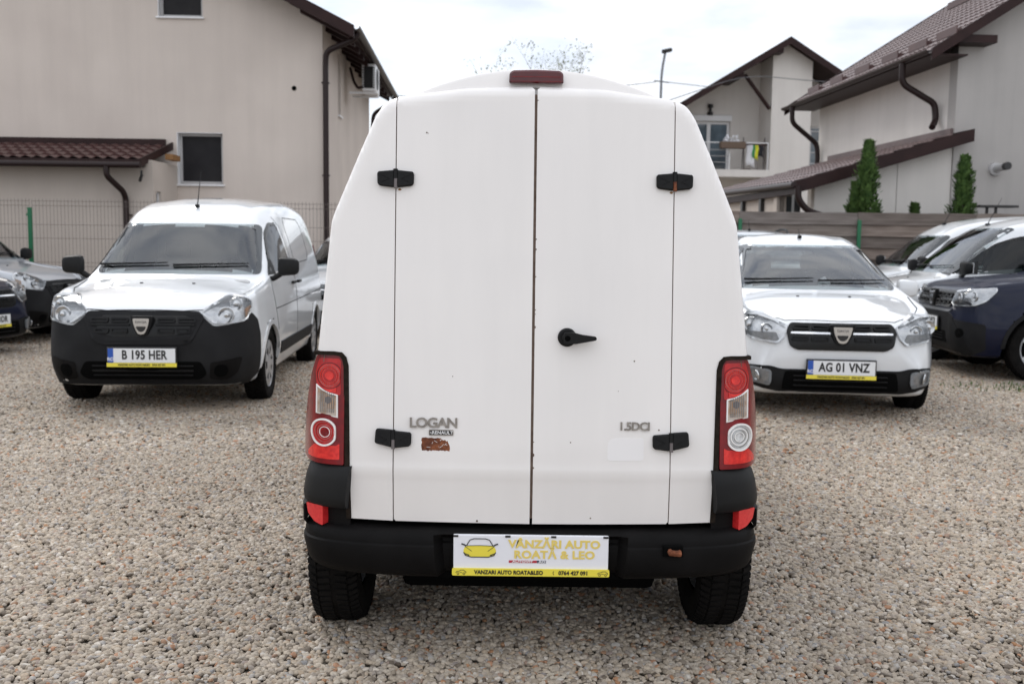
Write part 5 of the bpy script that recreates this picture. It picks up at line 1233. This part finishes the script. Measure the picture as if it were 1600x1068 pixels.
    cloth('dark_garment', .08, .24, .46, .85, M['cloth_dark'], 'dark garment hanging right of the yellow laundry', -.03)
balcony_house()

# ------------------------------------------------------------------ fences, plants, street furniture
def wire_fence():
    f = thing('wire_fence', 'welded wire mesh fence with green posts before the beige house', 'fence', (0, 15.5, 0), R(0))
    xs = [-9.96, -7.46, -4.96, -2.46, .04]
    for a, b in zip(xs[:-1], xs[1:]):
        w = MB(); n = int((b-a-.04)/.055)
        for k in range(n+1):
            x = a+.02+(b-a-.04)*k/n; w.tube([(x, 0, .06), (x, 0, 1.985)], .0026, 4, False)
        for z in (.10, .16, .55, .95, 1.01, 1.38, 1.59, 1.88, 1.95): w.tube([(a+.02, -.006, z), (b-.02, -.006, z)], .003, 4, False)
        w.build('mesh_panel', M['fence_wire'], f, kind='stuff')
    for x in xs:
        p = MB().box(x-.03, x+.03, -.055, -.012, 0, 1.84, .004).build('post', M['green_post'], f)
        MB().box(x-.032, x+.032, -.058, -.010, 1.825, 1.85, .003).build('post_cap', M['green_post'], p)
        for z in (.3, 1.0, 1.74): MB().box(x-.045, x+.045, -.064, -.0555, z-.018, z+.018).build('clamp', M['green_post'], p)
wire_fence()

def plank_fence():
    f = thing('plank_fence', 'weathered grey fence of horizontal boards with green posts', 'fence', (0, 17.3, 0), 0)
    rg = random.Random(11); xs = [-2.25+2.05*k for k in range(9)]
    shared = {}
    for b in range(8):
        z = -.02+rg.uniform(-.01, .01)
        for k in range(10):
            hgt = .212; m = M['planks'][rg.randrange(4)]; L = 2.045
            key = (m.name, rg.randrange(3))
            if key not in shared:
                o = MB(); nseg = 6; V = []
                for i in range(nseg+1):
                    x = L*i/nseg; dz = rg.uniform(-.004, .004); dy = rg.uniform(-.004, .004)
                    V += [(x, dy, dz), (x, dy, hgt+dz+rg.uniform(-.004, .002)), (x, dy+.025, hgt+dz), (x, dy+.025, dz)]
                F = [(0, 1, 2, 3), tuple(nseg*4+q for q in (3, 2, 1, 0))]
                for i in range(nseg):
                    for q in range(4): F.append((i*4+q, (i+1)*4+q, (i+1)*4+(q+1) % 4, i*4+(q+1) % 4))
                p = o.add(V, F).build('plank', m, f); shared[key] = p.data
            else: p = link('plank', shared[key], f)
            p.location = (xs[b]+.002, rg.uniform(-.004, .004), z+k*.2002+(.0 if k < 9 else .0)); p.rotation_euler = (R(-9+rg.uniform(-1.5, 1.5)), R(rg.uniform(-.12, .12)), 0)
    for k, x in enumerate(xs):
        p = MB().box(x-.03, x+.03, -.075, -.03, 0, 1.86, .004).build('post', M['green_post'], f)
    r = MB()
plank_fence()

def conifer(x, y, zt, w, label, twin=None, seed=1):
    t = thing('thuja_tree', label, 'tree', (x, y, 0), 0, 'slim thuja trees behind the plank fence')
    MB().tube([(0, 0, 0), (0, 0, zt*.8)], [.05, .012], 8).build('trunk', M['bark'], t)
    rg = random.Random(seed); b = MB()
    parts = [(0, 0, zt, w)]+([twin] if twin else [])
    for (cx, cy, h, ww) in parts:
        for k in range(int(5200*(h/3.0))):
            z = h*(1-rg.random()**1.25*.93); tt = 1-z/h
            rad = ww*(.06+.94*min(1, tt*2.6)**.75)*(1-.25*max(0, tt-.6)); lump = 1+.22*math.sin(z*7+math.sin(z*3+cx)*2)+.15*math.sin(3*math.atan2(1, 1)*k)
            a = rg.uniform(0, 6.283); lump *= 1+.26*math.sin(a*3+z*9)+.18*math.sin(a*5-z*17); q = rad*lump*(rg.random()**.45)
            p = Vector((cx+q*math.cos(a), cy+q*math.sin(a), z)); up = Vector((math.cos(a)*.5, math.sin(a)*.5, 1+rg.uniform(-.3, .3))).normalized()
            s_ = Vector((-math.sin(a), math.cos(a), rg.uniform(-.5, .5))).normalized(); l = rg.uniform(.05, .13)*(1.35 if rg.random() < .05 else 1); wd = l*.24; up = (up+Vector((math.cos(a), math.sin(a), 0))*rg.uniform(0, .8)).normalized()
            b.add([p-s_*wd, p+up*l*.5+s_*wd*1.2, p+up*l, p+up*l*.45-s_*wd*1.3], [(0, 1, 2, 3)])
    b.build('crown', M['thuja'], t)
conifer(6.30, 17.95, 3.22, .205, 'left thuja with a second lower tip before the white annex wall', (-.19, .05, 2.50, .13), 2)
conifer(8.02, 17.95, 2.97, .20, 'right thuja standing before the gable wall painted in a shade tone', None, 5)
conifer(7.23, 18.1, 2.13, .07, 'small thuja tip just showing over the plank fence', None, 8)

t = thing('metal_stand', 'dark metal stand showing over the right end of the plank fence', 'stand', (8.62, 18.0, 0), 0)
MB().box(-.34, .36, -.15, .15, 2.13, 2.17, .005).build('top', M['ink'], t)
for x in (-.14, .02): MB().box(x-.02, x+.02, -.02, .02, 0, 2.13).build('leg', M['ink'], t)

def bare_tree():
    t = thing('tree', 'distant thin tree with sparse pale leaves above the van roof', 'tree', (.78, 32, -.42), 0)
    rg = random.Random(21); tw = MB(); lf = MB()
    def br(p, d, l, r, dep):
        pts = [p]; q = p.copy(); dd = d.copy()
        for k in range(4): dd = (dd+Vector((rg.uniform(-.16, .16), rg.uniform(-.16, .16), rg.uniform(-.03, .12)))).normalized(); q = q+dd*l/4; pts.append(q.copy())
        tw.tube(pts, [r*(1-.16*k) for k in range(5)], 5)
        if dep >= 1:
            for k in range(int(4*(.4+dep*.3))):
                a = pts[rg.randrange(2, 5)]+Vector((rg.gauss(0, .10), rg.gauss(0, .10), rg.gauss(0, .10))); e = Vector((rg.uniform(-1, 1), rg.uniform(-1, 1), rg.uniform(-1, 1))).normalized()*rg.uniform(.02, .055); g = e.orthogonal()*.5
                lf.add([a-e, a+g, a+e, a-g], [(0, 1, 2, 3)])
        if dep < 4:
            for k in range(3 if dep < 3 else 2):
                st = pts[rg.randrange(2, 5)]; nd = (dd+Vector((rg.uniform(-.65, .65), rg.uniform(-.65, .65), rg.uniform(-.10, .5)))).normalized(); br(st, nd, l*rg.uniform(.55, .82), r*.5, dep+1)
    MB().tube([(0, 0, 0), (.05, 0, 2), (0, .05, 3.6)], [.16, .13, .11], 10).build('trunk', M['bark'], t, True)
    for k in range(6): a = k*1.05; br(Vector((0, .05, 3.4)), Vector((math.cos(a)*.48, math.sin(a)*.48, 1)).normalized(), 1.75, .055, 0)
    tw.build('branches', M['bark'], t, kind='stuff'); lf.build('leaves', M['leaf_pale'], t, kind='stuff')
bare_tree()

l = thing('street_lamp', 'tall thin street lamp on a grey pole in the distance', 'street lamp', (6.45, 45, 0), 0)
MB().tube(bend([(0, 0, 0), (0, 0, 6), (.02, 0, 9.0), (.16, 0, 9.85)], 1.2), .055, 8).build('pole', M['steel_grey'], l, True)
MB().box(-.22, .24, -.12, .12, -.08, .08, .05).build('lamp_head', M['ink'], l, True, loc=(.22, 0, 9.92), rot=(0, R(-12), 0))
MB().tube([(-.3, 0, 8.62), (.35, 0, 8.55)], .03, 6).build('cable_bracket', M['steel_grey'], l)
c = MB()
for P in ([(-14, 44.9, 8.6), (-4, 44.9, 7.7), (1, 44.9, 7.9), (6.2, 44.9, 8.55)], [(6.7, 44.9, 8.55), (9.2, 44.9, 8.3), (12, 44.9, 8.2), (20, 44.9, 8.9)]):
    o = MB().tube(bend(P, 3, 6), .016, 5).build('overhead_cable', M['cable'])
    tag(o, 'overhead cable running '+('left' if P[0][0] < 0 else 'right')+' from the street lamp pole', 'cable')
o = MB().tube(bend([(4.5, 33, 5.9), (7.5, 33, 6.93), (9.5, 33, 6.75), (12.5, 33, 6.6)], 1, 5), .013, 5).build('overhead_cable', M['cable']); tag(o, 'thin cable crossing in front of the distant balcony house', 'cable')

# tissues on the hatchback's dashboard
def tissue():
    t = thing('tissue_pack', 'crumpled white tissues in a pink box on the white hatchback dashboard', 'tissue box', (2.86, 9.16, .985), R(-6))
    MB().box(-.12, .12, -.06, .06, 0, .045, .008).build('box', mat('pale_pink', (.62, .45, .46), .7), t)
    rg = random.Random(5); V = []; F = []; n = 14
    for j in range(6):
        for k in range(n): a = 2*math.pi*k/n; q = .075*(1-j/6.0)*(1+.35*math.sin(k*2.3+j)); V.append((q*math.cos(a), q*.6*math.sin(a), .04+j*.017+.012*math.sin(k*1.7+j*2)))
    for j in range(5):
        for k in range(n): F.append((j*n+k, j*n+(k+1) % n, (j+1)*n+(k+1) % n, (j+1)*n+k))
    F.append(tuple(5*n+k for k in range(n))); MB().add(V, F).build('tissues', M['cloth_white'], t)
tissue()

# grass at the foot of the wire fence, weeds in the gravel
def tufts(name, n, fx, label, hgt, seed):
    rg = random.Random(seed); b = MB()
    for k in range(n):
        x, y = fx(rg); h_ = hgt*rg.uniform(.4, 1.1); a = rg.uniform(0, 6.28); d = Vector((math.cos(a), math.sin(a), 0)); w = d.orthogonal()*.006*rg.uniform(.7, 1.6); p = Vector((x, y, 0)); q = p+d*h_*rg.uniform(.1, .6)
        b.add([p-w, p+w, p+(q-p)*.45+Vector((0, 0, h_*.62))+w*.8, q+Vector((0, 0, h_)), p+(q-p)*.45+Vector((0, 0, h_*.62))-w*.8], [(0, 1, 2, 4), (4, 2, 3)])
    return b.build(name, M['grass'], kind='stuff')
o = tufts('grass', 4200, lambda g: (g.uniform(-9, -4.6), 15.2+g.gauss(0, .28)), '', .13, 1); o['label'] = 'strip of green grass along the foot of the wire fence'; o['category'] = 'grass'
for (x, y, n, sp, lb) in ((4.58, 9.95 , 60, .20, 'low green weed tuft in the gravel nearest the white hatchback'), (5.02, 9.85, 70, .16, 'green weed tuft in the gravel below the dark blue car'), (5.2, 10.0, 45, .12, 'small weed tuft in the gravel next to the blue car wheel')):
    o = tufts('weed_tuft', n, lambda g: (x+g.gauss(0, sp), y+g.gauss(0, sp)), '', .045, int(x*100)); del o['kind']; tag(o, lb, 'weed', 'weeds in the gravel')
# ------------------------------------------------------------------ the other cars of the yard
make_car('dokker', 'panel_van', 'white panel van with black bumper and plate B 195 HER', 'van', (-2.92, 7.84, 0), R(3.5), 'paint_white', 'B 195 HER', opt=dict())
sand = make_car('sandero', 'hatchback_car', 'white hatchback with chrome grille bars and plate AG 01 VNZ right of the box van', 'car', (2.625, 7.90, 0), R(-6.5), 'paint_white', 'AG 01 VNZ')
make_car('dokker', 'panel_van', 'silver grey van with black bumper nosing in from the left edge by the wire fence', 'van', (-6.03, 13.5, 0), R(84), 'paint_silver', None)
make_car('sandero', 'hatchback_car', 'dark blue car cut off by the left edge showing half its grille and plate', 'car', (-6.02, 11.45, 0), R(76), 'paint_navy', 'BC 60 DDR')
make_car('sandero', 'hatchback_car', 'white car mostly hidden between the parked panel van and the box van', 'car', (-2.35, 14.0, 0), R(3), 'paint_white', None, opt=dict(chrome_cells=True))
make_car('duster', 'estate_car', 'silver car with black roof rails behind the white hatchback', 'car', (3.30, 12.75, 0), R(-6), 'paint_silver', None, opt=dict())
make_car('dokker', 'panel_van', 'white van with whip aerial farthest back beside the plank fence', 'van', (4.72, 15.35, 0), R(-93), 'paint_white', None, scale=1.03, opt=dict(black_bumper=True))
make_car('dokker_light', 'panel_van', 'white van with black front window pillar between the dark blue car and the farther van', 'van', (4.42, 13.2, 0), R(-93), 'paint_white', None) if 'dokker_light' in CARS else None
make_car('duster', 'off_road_car', 'dark navy blue off-road car with black cell grille at the right edge', 'car', (4.79, 11.3, 0), R(-95), 'paint_navy', 'AG 74 PCR')
